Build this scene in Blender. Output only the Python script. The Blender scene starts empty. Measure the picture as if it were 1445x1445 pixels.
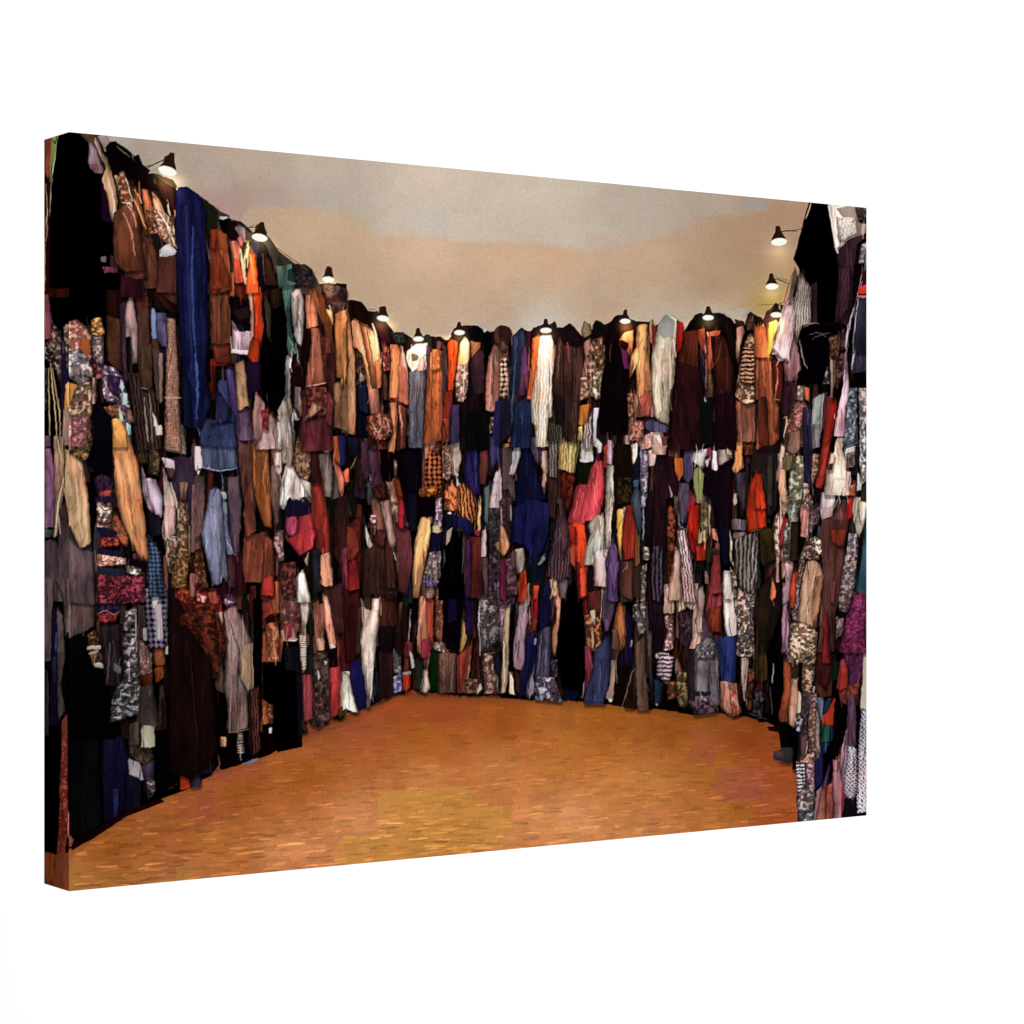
import bpy, math
import numpy as np
# ---------------------------------------------------------------------------
# A wrapped canvas print (A-format, 4 cm deep) seen slightly from the left,
# floating in a white studio.  The printed picture is painted procedurally in
# numpy from the shape list below and stored as a colour attribute on the cloth.
# ---------------------------------------------------------------------------
DATA = """
@60,1045 F
q 060406 25,-20 60,-20 110,-10 144,-10 144,44 100,60 70,72 30,100 25,103
s 050507 25,-20 56,-20 56,84 25,102
g 0c0c10 28,-20 55,-20 56,80 26,100
g 14123a 56,-4 76,-4 80,10 82,64 58,80
g 1d1b66 66,46 72,46 71,74 67,76
g 12142e 78,30 94,34 92,62 76,68
s 1a0508 25,98 50,84 80,66 112,55 116,58 80,72 50,92 28,104
s 07080a 104,-10 129,-10 129,40 108,50
s e8450f 130,28 138,28 140,45 131,47
g 3a3040 140,30 150,30 150,44 140,44
g 6b5a5c 82,-10 94,-10 92,8 82,16
s f0ecc8 94,-30 107,-30 106,4 103,7 94,4
f4 6a5c50,2a2020 82,14 92,5 104,8 106,17 100,24 92,20
s d8d4e0 81,17 92,20 96,38 82,32
g 4a4058 93,24 106,18 106,38 98,40
f3 9a9ab0,101020 98,40 106,36 108,46 100,57
s c86058 25,89 30,94 27,101 25,100
@60,830 F
q 040405 25,-60 100,-60 150,0 150,60 150,150 25,150
g 1a0c10 118,-20 150,-20 150,90 120,60
g 0a0f2a 118,50 126,50 125,92 117,92
g 62524f 22,-70 36,-80 50,-20 49,36 24,49 22,20
g 5c4c4c 14,-20 24,-30 24,40 14,60
s 080808 24,48 50,36 58,60 64,95 70,144 24,144
f3 8a6a48,1a100c 42,44 51,39 57,64 59,72 48,74 44,60
s d8ccb8 42,55 55,54 55,58 42,58
s d8ccb8 48,71 56,70 60,76 50,75
s c8c0ac 43,62 52,58 54,60 45,64
g 241a20 54,36 74,34 76,94 60,92
l10 807080 64,52 61,90
l8 60585c 67,50 72,90
s 7a7a88 68,70 75,76 74,82 67,78
k5 b0a6a4,0c0a0c 78,22 88,18 90,60 94,96 95,118 78,124 64,128 66,100 77,86 76,50
l9 c8c4bc 88,20 89,60
l10 8a4050 93,18 88,56
g 4c4044 90,16 98,16 99,50 92,46
f3 b8a090,6a5048 92,48 104,62 104,80 93,83 91,66
g 5a2810 92,84 104,80 104,90 95,93
s b86a28 106,58 114,57 116,72 108,74
s a85820 106,76 114,74 115,84 108,90
g 5f524c 92,94 104,90 107,110 111,131 90,130
g 5c4c44 82,128 92,126 92,150 82,150
s e8e4c0 96,130 105,131 107,150 94,150
P8 141428,7c7c94 95,0 118,0 119,56 99,58
s c8b8c0 106,15 113,14 114,48 108,48
s b0a8b0 95,38 99,38 99,50 96,50
s f0f0f0 100,-10 112,-10 110,12 106,20 102,4
s f4dcd0 116,56 119,55 119,63 116,62
s b4f0e8 78,11 90,11 99,7 96,12 86,14 79,13
f3 d8b090,402030 50,4 75,4 75,14 51,13
f4 302070,101030 52,14 73,14 72,26 52,24
f3 c85040,3a1020 51,24 72,24 69,32 54,32
f5 a04018,200c08 124,-6 150,-6 150,20 140,20 126,8
g 401018 128,12 150,16 150,50 140,30
@60,615 F
q 060406 25,0 150,0 150,150 25,150
g 30282c 25,70 40,90 46,106 48,150 25,150
g 52444a 25,95 34,106 48,110 50,160 24,160
g 2c2030 118,20 150,20 150,80 122,60
f5 8a7a5c,241a10 114,60 138,64 140,110 136,130 118,130
f3 b0803c,2a1a10 122,100 140,108 136,144 122,144
f3 c8b08c,3a2c20 128,60 138,76 136,86 130,80
g 5c4448 142,46 150,44 150,110 141,110
g 8a5a50 140,130 150,130 150,150 140,150
P6 142038,405880 100,94 112,110 116,150 100,150
g 141420 99,70 112,78 114,94 102,96
g a89cb0 96,40 102,40 108,42 114,60 113,78 106,74 100,62
g c8b0c0 94,28 98,40 101,60 105,70 104,74 99,68 95,50
g c8b4a4 114,28 120,44 126,64 126,90 116,88 115,60
g c8a8a8 115,66 126,66 126,92 120,100 116,96
l14 d8ccb8 121,44 128,68 129,80
f3 b0a8a0,201818 114,94 128,96 126,120 120,124
s c8b8c0 113,20 125,23 125,33 117,30
g 6a4440 118,30 126,32 124,42 119,38
g 6a4c40 130,44 138,44 136,62 130,60
v4 4a3c28,201810 86,-10 98,-10 100,20 99,26 90,26
t 8a7a6c 116,-10 133,-10 137,18 128,17 117,14
s c8d4b8 98,-4 104,-4 105,14 101,14 99,5
f4 5a4a34,201810 100,12 113,14 110,40 102,34
s 08060e 48,-6 66,-10 68,30 50,34 42,26
f4 3a1c2c,101028 48,42 54,36 66,40 66,60 52,58
s b04838 54,53 65,51 64,57 55,57
s 1a1438 50,58 70,60 70,64 50,63
f6 e0ccc0,140c14 52,62 66,64 66,88 51,86
f4 3c3c30,c05828 66,70 72,76 82,96 80,106 70,98 66,88
s 141430 51,86 70,90 70,98 52,92
f3 d05838,401428 53,97 72,95 73,104 54,106
s 1c1438 52,106 78,110 76,114 52,112
f4 e8c8b4,8a4a40 52,112 80,116 80,122 52,124
s 0c0812 80,114 98,120 98,130 80,126
f4 e8dcc0,303020 79,122 94,126 93,133 80,130
s 1c2438 52,124 78,127 78,133 53,131
f3 a03848,200c14 52,131 80,133 98,134 97,150 52,150
g dc9c50 66,-20 78,-20 84,8 90,24 93,44 95,66 99,98 101,119 96,118 92,115 86,103 76,82 71,64 68,44 67,20
l12 8a5020 82,60 87,88 93,108
l10 a86c30 80,46 88,72
g c0a064 22,14 28,17 38,24 41,40 44,66 46,102 40,106 36,107 30,94 25,84 22,60 21,40
l16 dcc48c 32,40 33,70 38,96
f3 c89848,2a1a0c 22,12 30,8 46,-10 48,6 43,22 38,24 28,18
@60,400 F
q 0c0808 25,0 150,0 150,150 25,150
s 020203 25,-80 74,-80 74,40 25,40
g 1a0c0a 60,-20 76,-20 78,80 62,76
g 40281a 61,30 74,34 76,84 70,82 61,72
g 3a2a3a 73,20 79,14 80,80 82,96 77,90
v5 40302c,1c1210 80,84 100,86 110,110 114,150 88,150 84,110
l12 a09890 96,108 100,150
l10 8c7c70 101,96 104,150
g 50342a 88,10 100,12 102,54 104,96 94,100 90,76
s 5a2008 92,14 98,14 98,24 93,24
g 423420 92,60 104,56 104,98 101,102 93,98
l8 8a8070 92,98 100,100
g 9c8484 78,30 82,10 86,14 90,40 90,76 86,76 83,50 79,52
g 503c38 104,60 112,64 114,110 108,110
s 7090c8 103,24 106,24 108,32 109,52 104,53
g 4a4064 108,28 118,28 119,60 113,60 108,52
g 7c6454 110,66 114,66 114,112 111,114
t 96705a 118,32 126,34 128,70 132,150 116,150 116,110 117,80
l12 d0a088 115,108 131,108
l8 201018 124,56 116,98
g 2c100c 100,0 128,10 128,30 116,24
g 402018 110,-10 127,-10 128,22 114,12
s e8dcd0 104,122 108,128 110,136 106,136
s e4d4c0 107,136 113,134 114,144 108,144
f5 c8a08c,5a3028 20,38 32,34 40,40 46,50 46,74 30,70 23,64
s b05c20 34,54 44,52 46,66 38,71 34,64
f4 e0cc58,403018 46,34 56,32 59,48 54,50 46,48
f4 98a090,302c38 47,50 58,50 58,76 52,78 47,70
f6 ece4dc,2c3438 22,64 36,62 46,76 48,86 44,92 36,96 26,90
f5 9a5c58,2a1824 48,76 57,76 58,90 50,90
f4 a8a4ac,201830 56,76 68,80 76,88 80,104 84,124 88,134 76,132 72,114 60,112 57,94
f5 3c2860,181028 62,86 74,88 76,102 72,108 62,100
s c0d8e8 74,90 78,98 76,104 73,98
f4 d0c4dc,30203c 57,96 62,98 70,110 62,112 58,108
s b8c8c8 74,104 80,104 82,114 76,116
f4 a87c50,402018 56,118 72,114 76,124 68,128 60,122
s d09030 26,94 33,96 28,118 24,122
f5 c0a890,2c2420 32,96 46,92 48,110 47,124 46,150 20,150 24,120
f4 c87c74,5a2c28 25,128 44,126 44,150 22,150
g c0a498 47,88 51,90 50,114 47,114
s 0a0810 49,118 58,118 66,128 67,150 48,150
g d89c3c 66,128 73,128 79,140 80,150 67,150
s a0d8e0 79,132 84,134 84,144 81,144
s c4e4c0 73,116 77,128 76,132 73,130
f4 905c50,284838 79,116 84,120 88,132 80,130
@60,185 F
q 160e0c 72,16 84,20 100,36 112,44 126,52 128,60 150,62 150,150 72,150
s 020203 25,0 60,0 72,60 74,120 74,150 25,150
s a08c88 50,4 62,4 64,11 62,16 60,20 56,12
g 50301c 35,2 52,4 56,14 64,34 60,42 55,30 46,14 40,8
g b8a0a8 43,8 47,10 52,20 55,28 58,38 56,41 50,40 45,34 43,28 44,16
s 7a4454 45,32 52,31 54,36 48,37
g d8b0a8 50,5 53,10 55,16 58,22 60,30 57,28 52,18 49,10
g e0bc74 57,20 60,24 64,34 68,48 71,66 69,82 67,87 65,84 62,66 58,52 56,46 60,36
l20 f0d898 62,44 66,60 68,74
s c8b8c8 66,76 70,74 68,85
g 1c0820 55,50 60,56 64,80 66,88 56,84
s 0a0508 60,16 64,10 70,10 84,20 90,30 100,36 110,44 126,52 128,60 112,58 90,52 78,44 72,42 68,42
l8 807868 70,14 82,24
l6 8a8478 84,20 88,30
s 0a0a08 86,24 92,22 96,34 90,38
l8 201810 93,35 104,32 116,26
s 1c140c 116,24 120,22 123,24 125,36 114,34
s a89888 102,38 108,34 112,40 100,40
s 30241c 106,40 112,42 124,46 128,54 106,50
g 3a1c10 72,50 86,46 96,80 104,130 74,130
g 543018 74,68 84,66 90,78 94,106 90,108 76,106 74,90
f4 e8c080,2c1408 71,40 75,36 78,42 82,56 85,68 80,70 74,68 70,48
l16 fce0a0 76,68 82,68 84,72
l12 f0e0c8 78,44 82,56 85,66
g 7a4c24 82,50 90,60 97,80 100,98 97,100 90,80 84,60
l14 f8c070 86,64 92,76 97,92
g c07838 94,54 100,56 106,76 110,90 102,100 98,84 96,68
l14 f0b070 86,54 92,62 94,68
f4 d09850,401c0c 98,74 106,78 110,92 102,100
g c0a07c 104,56 110,64 116,76 122,84 114,84 106,80
g 1c1010 106,42 126,56 127,76 122,80 112,60
l12 e0b898 119,70 121,80
s e09060 125,74 128,76 127,84 125,84
g 4a2a1c 88,90 100,102 108,110 112,144 128,150 94,150
g 5c3428 90,104 98,106 100,140 92,136
g 4a2820 110,112 127,116 127,150 108,150
f4 c8a890,2c1c18 102,84 108,80 118,84 124,92 128,112 120,112 112,96 106,100
l12 f0d890 107,79 118,84 122,88
l16 f0dcc0 124,90 127,108
s 100c10 106,82 114,86 108,88
s 1a1014 104,98 112,96 120,104 126,112 118,112 112,110 110,118 104,108
s c8ccd0 111,112 118,107 122,112 128,114 126,117 118,119 111,119
l8 181820 114,118 122,113
g 5c2c28 74,114 84,122 96,130 97,140 80,140 74,124
l8 c09080 76,118 86,124 94,127
s 6a606a 55,119 60,119 60,125 55,124
s 3a2030 64,118 71,118 72,132 64,130
g 70304c 56,128 70,130 72,134 58,134
g 2c1018 74,136 96,142 96,150 74,150
g 101050 128,54 136,52 146,58 146,150 128,150
l30 1c2060 132,60 134,100 133,144
l10 4060b0 142,96 141,144
@60,185 L
g 2a0e08 0,0 26,0 26,150 0,150
g 8c4424 1,8 9,6 8,40 6,46 1,40
s 7fa050 9,5 15,3 13,20 10,40 7,50 8,20
l10 e0d8b0 15,4 12,26 8,56 7,80
l12 202010 9,8 13,12 13,5
s 020203 15,3 26,0 26,150 6,150 7,86 9,50 12,30
l8 c09878 3,50 5,84 3,104
l16 c89878 1,90 2,150
@60,400 L
q 030304 0,0 26,0 26,150 0,150
l16 c09070 1,0 1,9
g 7a3c48 1,12 6,10 9,34 8,52 2,54
f4 9c8c84,181414 8,34 12,40 18,44 20,80 18,100 12,80 1,70 1,58 8,52
f5 141210,988c80 1,58 10,60 12,72 1,72
s 201434 18,50 24,56 25,90 23,124 18,122
g d09c44 22,96 26,92 26,130 20,130
l14 dcc880 7,76 10,100 14,144
l12 dcc880 5,80 7,144
l12 c8a468 9,80 16,120 17,144
g a08470 20,120 26,118 26,150 18,150
f4 5c5454,141010 1,80 4,80 4,120 1,120
f4 a0948c,181414 20,40 26,38 26,92 22,70
@60,615 L
q 0c080a 0,0 26,0 26,150 0,150
g 6c4864 1,0 8,0 8,10 1,12
g 785074 1,12 8,12 12,30 12,86 1,88
s 384440 1,88 10,90 8,97 1,96
g a88c6c 11,0 20,0 21,50 14,96 10,96 12,60
l10 e0cc88 14,0 18,24
l12 e8d4b0 20,40 15,64 12,96
g b89c5c 22,12 26,14 26,88 21,50
g 3c3034 1,100 12,98 20,110 26,100 26,150 1,150
g 4a3c40 16,70 22,62 26,90 26,150 14,150
@60,830 L
q 0a080a 0,0 26,0 26,150 0,150
g 584a4c 0,-10 10,-10 10,50 8,68 1,70
s 141030 9,20 14,20 14,130 7,130
l14 3050c0 13,42 13,60
s 1c2468 10,66 14,64 13,90 10,90
g 5e5050 14,18 20,26 22,60 18,90 22,116 15,128 14,80
g 564848 12,-10 26,-10 26,40 22,46 20,10
g 342a2c 1,74 6,80 6,140 1,140
s 060606 22,50 26,50 26,150 23,150
g b05038 18,126 24,118 25,150 18,150
@60,1045 L
q 040405 0,-10 26,-10 26,150 0,150
k4 b05440,6a2418 18,-6 24,-6 25,60 24,98 22,108 14,108 16,60
g d87868 24,60 26,74 26,96 24,90
g 5c2c14 0,106 5,105 14,109 26,108 26,150 0,150
g 7a3a24 12,108 26,106 26,146 14,142
@275,1045 F
q 060408 -4,-10 24,-10 24,22 14,34 0,40 -6,42
g 1c1830 4,16 16,16 16,30 4,33
s 0c0406 22,-10 100,-20 102,0 84,6 70,14 50,20 34,26 24,28
g c09058 24,-4 30,-4 30,6 25,6
l6 b09080 22,14 24,24
h3 e8e4dc,141418 40,-8 45,-8 47,13 40,13
s 8c8090 44,22 60,16 60,19 48,24
g 241014 50,0 62,-6 61,14 52,14
@275,830 F
q 060406 0,0 64,0 64,150 0,150
g 160808 0,70 20,80 24,150 0,150
f7 9c3030,3a1418 0,0 24,0 28,40 26,70 14,74 0,40
s b05038 12,4 22,3 22,14 16,16
f4 d8a8a0,702028 1,4 12,8 10,14 2,12
g 9c5c58 0,20 10,24 14,34 4,32
s c0a890 20,24 26,22 26,40 22,36
f4 b8989c,804048 10,50 24,46 26,56 14,68
f3 80406c,402040 28,0 38,0 39,14 32,20 27,14
s c0b8c8 28,10 38,14 30,15
g 64503c 18,74 26,70 28,100 20,96
g 8a706c 27,22 38,16 44,28 54,50 55,64 50,60 44,70 42,80 50,98 50,133 33,138 30,110 27,90 30,60
l14 c0a090 28,24 32,50 34,80 33,137
l10 2c1c20 41,60 40,128
l10 3c2428 32,30 42,60
l8 c09078 33,137 50,134
g a48c6c 45,54 54,52 55,96 50,97 43,84 43,72
l10 d0b890 54,52 55,94
s 040406 55,10 64,10 64,110 56,92
v4 5c3830,240c10 52,98 61,92 62,144 54,150
g b04038 63,-10 75,-10 78,26 70,27 64,40
g b46830 68,-6 80,-6 80,24 74,24
f5 7a6050,38141c 80,0 100,-4 101,30 96,46 82,46
s 200c08 66,28 74,24 78,32 68,36
f7 c08850,4a2014 66,34 78,32 81,52 82,68 74,71 68,68
l12 d89848 74,36 76,68
s c09478 82,40 92,36 96,48 92,54 84,52
s 8c3044 84,36 92,32 93,46 86,50
s d8ccd0 85,50 98,48 92,54 87,57
s 020202 64,70 82,70 84,50 99,50 100,80 102,144 78,150 70,110 64,106
g 141420 86,56 99,54 100,80 86,78
s 100c20 96,80 101,84 102,140 98,140
g b06828 64,106 69,108 70,128 65,130
f3 b87858,301010 68,110 74,110 74,128 70,130
s e0e4e4 70,132 73,132 73,138 70,138
g e8e0cc 96,-14 106,-14 110,14 105,36 106,50 102,50 101,30
h3 e0d4c8,8a7468 99,44 106,44 106,70 106,76 102,81 100,60
l6 302020 107,10 111,60 110,78
g a04048 102,82 111,82 112,124 103,126
g 18140c 109,0 120,0 118,20 108,20
g 8a5038 112,14 122,10 124,28 122,48 114,50
g d89870 121,4 126,8 130,26 134,54 128,58 124,40
g d4a080 114,48 122,46 124,58 116,60
s 0c0c14 116,0 120,-4 122,14 118,16
f4 5c5048,141014 112,62 126,60 127,88 128,124 116,134 112,100
s c8ccc0 116,76 120,84 117,88
s d8c8c8 122,68 126,70 124,74
s e0e0e8 128,52 134,56 128,58
s 140808 127,60 135,56 136,74 128,76
g a03030 127,76 138,74 140,118 128,124
g 501418 136,40 150,36 150,78 138,78
g 3c2020 126,0 150,-10 150,40 134,44
g d0c0a0 139,78 150,80 150,112 138,112
s 383810 136,114 148,114 144,120 136,122
@275,615 F
q 0c0608 0,0 150,0 150,150 0,150
g 281014 20,110 44,100 50,150 20,150
g 5c4040 0,38 8,38 10,60 8,90 0,100
f5 6c4c2c,281408 0,108 6,106 10,130 12,144 0,144
f4 80503c,2a1010 0,120 5,122 6,140 0,144
g 54404c 30,40 42,38 44,70 42,112 36,110
g 3a2028 30,106 38,114 40,144 30,144
g 503430 38,0 54,0 60,20 56,110 50,90 44,50
g 505880 26,54 30,56 32,90 38,113 30,112 26,90
g 5c6484 14,52 19,48 25,52 26,70 28,100 31,130 30,140 26,132 25,140 16,143 14,130 8,106 6,92 12,66
l10 8c90a8 18,56 22,90 24,120
l10 a0a8b8 30,100 38,113
s 98a8a8 24,53 30,54 31,60 27,60
s 708088 27,62 31,64 31,74 27,72
l8 7080a8 25,34 26,52
g 3c4c70 5,-6 39,-6 41,32 26,34 7,31
g 50608c 20,-4 38,-4 40,30 22,32
l10 90a8d0 5,29 16,32 26,33 40,30
s f0dce0 0,10 5,10 7,30 0,32
s e0e4f8 0,30 5,34 3,38
g 743c28 47,96 68,90 72,110 66,140 56,138 48,140 45,120
g 6a3828 48,30 54,40 58,90 48,98 46,70
g 7c3c28 66,92 74,100 76,144 68,150 62,150
g a02c28 64,136 74,130 76,150 62,150
g 9c5c24 53,-6 67,-6 70,20 72,50 73,88 66,86 63,80 60,68 56,56 54,40
l12 c88840 68,20 64,40 66,50
l14 c07c30 56,10 56,50
g 6c5048 72,28 82,26 80,80 76,90 72,60
g 806058 70,0 78,0 80,28 76,34
f4 a89088,3c2c30 75,92 84,88 85,118 80,120 75,104
s d8b8b8 75,26 83,28 82,34 79,37 76,34
g dcc8b8 77,-6 82,-6 82,28 76,28
g b8a888 82,-6 95,-6 95,14 92,22 82,29
f5 a08468,4a2c20 94,6 104,4 111,14 110,34 108,42 102,42 96,32 92,22
g d4c4b4 86,28 94,28 97,40 110,44 111,60 110,65 104,56 102,53 94,61 90,56 86,66 80,70 80,56 82,40
l6 301c18 95,36 95,60
l5 504038 88,30 89,56
s 12143c 86,66 90,56 94,61 102,53 110,65 110,74 92,75
s c0c8c8 101,60 103,60 102,64
g 8c3450 86,70 94,68 98,80 97,92 90,96 86,90
g b03038 98,75 111,73 114,90 112,106 99,115 92,104 87,98 97,92
s 080408 84,94 90,104 98,116 104,110 104,124 96,134 84,120
g 8c2c20 110,46 120,42 124,60 128,90 128,110 122,113 115,106 111,80
g 341414 110,4 124,0 124,44 110,46
g 7c706c 117,18 128,14 131,30 130,58 124,58 121,44
s d0c0b8 118,0 122,10 130,14 126,16 120,14
s 081408 124,60 132,60 132,90 128,84
g c87858 131,16 138,30 142,40 140,60 136,50
g a85828 128,0 136,0 140,30 134,24
g 141040 136,0 144,0 144,26 138,30
g e06038 140,34 146,30 146,44 142,44
g 2c1414 132,60 144,56 148,110 140,130 130,110
g 202028 110,106 120,110 122,144 112,150
g 14120c 104,118 111,110 111,150 106,150
s b49874 103,118 108,110 106,124
g d89868 120,113 128,110 130,130 131,142 122,143 119,140
g f0e8dc 96,134 102,126 107,140 110,150 96,150
g 6c4440 81,126 92,124 94,150 81,150
f4 6a3c34,1c0c10 82,120 96,120 96,150 82,150
g 6c2838 138,108 150,104 150,150 140,150
@275,400 F
q 0c0608 0,0 144,0 144,150 0,150
g 38140c 6,100 20,90 20,112 8,110
g 58242c 104,108 118,106 130,112 131,150 100,150
g 4c3080 29,82 36,78 40,110 50,150 38,144 32,110
g 6a4c68 40,120 52,118 56,150 42,150
g 28386c 4,128 20,126 38,122 40,150 4,150
g 303c78 22,92 30,92 34,124 38,130 20,130
g 1c2050 14,120 22,100 34,120 34,130 14,134
l14 4060d0 0,120 4,144
g 681c10 15,72 34,72 34,78 20,78 19,110 15,100
g 6c3020 15,56 34,58 34,76 20,74
s 0c0808 2,112 20,110 20,130 6,128
g 5c3420 13,-6 24,-10 34,0 34,56 24,58 15,56
l8 8c5a48 23,10 22,50
g a86028 30,-10 40,-10 38,14 31,10
g 4a1c10 37,-6 46,-10 53,10 48,16 39,12
s 0c0610 31,13 40,14 52,16 53,30 47,40 38,38 34,24
s 241414 36,26 50,22 52,32 42,36
g c0a0b0 35,34 42,46 52,45 54,34 54,66 36,64
l8 d8b0a0 34,50 35,66
s e4d8e0 35,62 54,64 53,68 35,66
g f0c0a0 48,-6 54,-6 55,20 56,52 52,60 53,30 51,12
g dc4010 54,-10 62,-6 64,10 63,30 66,44 69,57 62,58 56,52
g 98300c 54,50 61,56 61,74 55,75 50,70
l12 ff6020 56,4 58,40
g a07c50 38,76 46,72 49,88 51,108 52,118 48,116 46,120 40,120 39,100
g 1a0a24 48,74 62,74 62,100 50,110
g 24080c 62,-10 70,-10 70,30 66,36
s 040404 62,58 70,10 82,-10 86,20 88,60 88,100 84,112 78,126 72,120 66,112 62,96
g 1c140c 70,-10 80,-10 84,20 78,24 72,24
l10 303038 68,104 69,112
g 28241c 66,10 72,20 72,56 68,50
g b08c88 54,124 58,102 62,110 68,120 76,128 82,144 82,150 56,150
g a87870 58,102 66,114 66,130 62,144 56,150 54,124
f4 8c3038,50181c 63,120 70,118 70,140 64,138
g 385c54 81,0 96,-4 94,10 90,26 92,50 97,66 90,70 87,60 88,44 86,24
l12 70908c 88,50 95,66
g b8b0b0 91,10 96,4 100,6 104,16 103,50 102,61 96,56 93,40 92,26
g 787470 93,16 98,10 97,40 94,40
l8 504c48 98,30 103,48
l8 90a898 95,56 100,84
g e0d0d4 87,68 92,72 92,78 90,90 90,108 93,122 96,130 99,130 94,118 94,150 92,144 88,140 80,128 82,116 86,108 86,84
g c8b49c 78,126 86,108 91,108 94,150 90,148 84,136
g c8b4ac 78,128 83,134 82,150 76,150
s 140808 90,80 100,78 104,100 94,112 91,100
g 60504c 94,98 100,98 101,126 94,116
g b87848 105,10 112,12 116,24 117,40 106,43
g 8a5038 110,42 118,42 122,70 124,96 106,98 105,92 110,60
l14 b07850 112,50 111,90
s 140808 104,44 110,46 108,70 103,90 101,60
l10 e0b890 124,94 105,98
g a86830 106,2 112,4 124,20 130,40 130,54 122,40 116,24
g 8c5020 114,0 122,14 127,36 134,70 128,66 124,50
g 50281c 118,50 128,52 130,70 128,96 124,94
f4 7c3c28,281018 104,98 124,98 128,110 124,124 106,128
g 8c6850 112,112 122,118 112,126 104,130
g 34181c 124,66 134,66 132,110 126,100
f6 483430,201014 120,0 144,4 144,26 132,28 124,22
g e09858 124,24 130,26 131,40 128,36
g c88c3c 132,28 144,24 144,90 140,92 134,88 133,60
g 8c6844 131,96 136,92 140,96 150,96 150,142 132,136
g c0a040 138,88 142,92 140,100 138,96
l8 302010 140,96 137,130
g 602830 126,100 132,110 130,140 124,130
@275,185 F
q 3c342c -2,56 12,66 24,76 32,80 35,86 48,90 60,100 70,100 80,114 96,126 112,134 120,144 120,150 -2,150
g 0c0c4c -4,58 8,64 9,150 -4,150
s 1a1810 8,65 16,70 22,78 21,100 14,110 10,100
s 100c10 8,88 14,100 14,144 9,144
l8 707078 11,104 15,130
g 7a3018 14,94 22,92 24,144 34,150 14,150
g b05c20 22,92 30,96 33,120 34,146 24,150
g 8c3c1c 16,110 26,118 34,140 34,150 16,150
s c8c4c0 24,80 32,81 32,84 24,84
s 080606 22,84 30,83 33,82 36,86 42,86 34,100 26,96
s 180c0c 32,84 38,85 44,86 50,92 54,96 50,104 36,106 30,100
g 806c68 37,92 42,88 48,93 54,98 54,105 46,106
s 5c3c38 48,94 54,98 54,104 48,104
g c06060 40,102 43,97 46,106 44,112
g c87850 34,104 40,104 44,112 48,130 44,144 38,140
g b84828 36,120 44,124 48,144 38,144
l24 fcd890 43,112 45,122 48,144
l22 f8d078 50,106 50,112 47,122
g e85018 52,112 57,118 60,144 62,150 48,150
l16 ff9040 52,116 56,144
s 101038 53,107 62,105 66,108 66,122 60,120 55,114
s 0c0810 62,104 68,108 74,124 79,146 60,150 58,120
g 2c1c14 66,114 72,124 78,146 66,146
l6 504848 64,116 66,144
s 402418 58,90 62,87 66,88 69,100 60,98 57,94
l6 604030 50,92 57,89
l5 b8a890 65,87 70,92
s 282828 78,120 80,118 82,121 84,130 78,130
g 44665c 77,128 86,128 90,126 97,126 98,146 80,150
s 1a3430 88,132 96,128 98,144 88,142
f4 383034,141014 92,126 104,126 112,132 114,146 96,146
s 402414 123,132 126,128 130,130 131,138 123,138
l5 302c28 24,78 38,85 50,93
l4 504438 69,104 80,112 96,124 108,132
@490,830 F
q 0a0606 0,0 145,0 145,102 110,102 70,98 60,97 40,102 26,110 12,116 0,118
g 341010 -4,0 12,0 14,66 -2,70
g 40281e 10,16 14,20 13,60 6,66
g d8ccb4 -4,78 2,82 5,100 11,118 6,118 0,114 -4,116
s 0e0e5c 3,70 9,68 14,72 18,98 16,114 11,116 5,98 2,84
s 1c1070 3,74 9,78 6,88 3,86
g e4c8b4 13,8 18,18 23,22 24,9 31,10 30,34 28,52 25,74 24,98 21,113 18,114 18,102 14,80 13,50 14,36
l12 f0dcd0 27,24 24,60 22,104
s 3c2c18 15,2 23,4 22,20 17,20
g 1c2c24 24,80 28,96 27,107 24,100
g 3c1c18 30,0 46,0 46,10 48,34 42,37 31,36
g 702430 34,0 48,0 47,9 35,10
g 2a1418 30,60 44,50 46,100 30,107
g 140c10 30,36 46,36 44,60 30,58
s 0c2410 50,-6 58,-6 58,16 54,20
l8 b8a0a0 60,20 58,48
g 6c2830 54,50 62,52 62,64 53,64
f4 909098,303440 44,56 51,66 52,84 44,80
f3 a89cc8,302868 43,84 52,82 52,98 43,99
s d8d4d8 59,58 62,64 64,74 61,77 60,66
s a0a098 52,80 60,79 60,82 52,82
g b02c18 52,82 60,82 60,95 53,97
g 202018 64,68 72,66 72,96 64,96
g c08058 68,6 78,8 82,30 80,50 78,70 73,76 72,66 66,60 67,40
l14 d89c70 71,12 68,36 67,54
g 8c3c24 74,10 82,10 82,52 76,56
g 782434 70,50 79,46 80,64 70,66
f4 b88458,4c2c18 84,0 91,0 92,30 90,48 86,52 83,40
f4 c8b4a4,6c4c3c 70,-6 84,-6 82,8 76,11 71,6
g c8b8a8 73,76 76,78 79,94 76,98 73,100 71,98
l6 b08c84 78,62 74,84
g 0c2008 79,58 86,56 86,96 78,98
s 08040a 92,0 110,-4 110,20 106,60 94,58 90,44
s 120a30 96,8 104,8 104,30 96,34
f3 b0a8a8,302828 80,52 90,50 96,60 94,62 82,58
g 5c4038 86,62 94,60 104,62 103,99 86,99
l9 8c6c58 87,70 92,76
l9 8c6c58 88,76 93,84
l8 8c7060 101,64 98,98
g c0a040 109,28 114,38 113,48 108,64 106,60 108,44
g 943c28 104,64 110,60 118,48 119,46 117,70 112,98 104,100
l8 c0a070 117,64 113,92
f3 907058,281410 110,86 128,86 128,100 112,100
g 180c30 111,-4 120,-4 120,36 118,47 112,44
g 381828 112,-10 126,-10 128,6 118,8
f5 84848c,1c181c 124,6 148,0 146,50 134,60 124,60
l12 a8a8b0 126,10 124,36 126,64
f4 a08c88,281c1c 128,62 142,60 142,84 140,100 130,100
g 141c30 137,62 144,60 146,84 140,80
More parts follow.
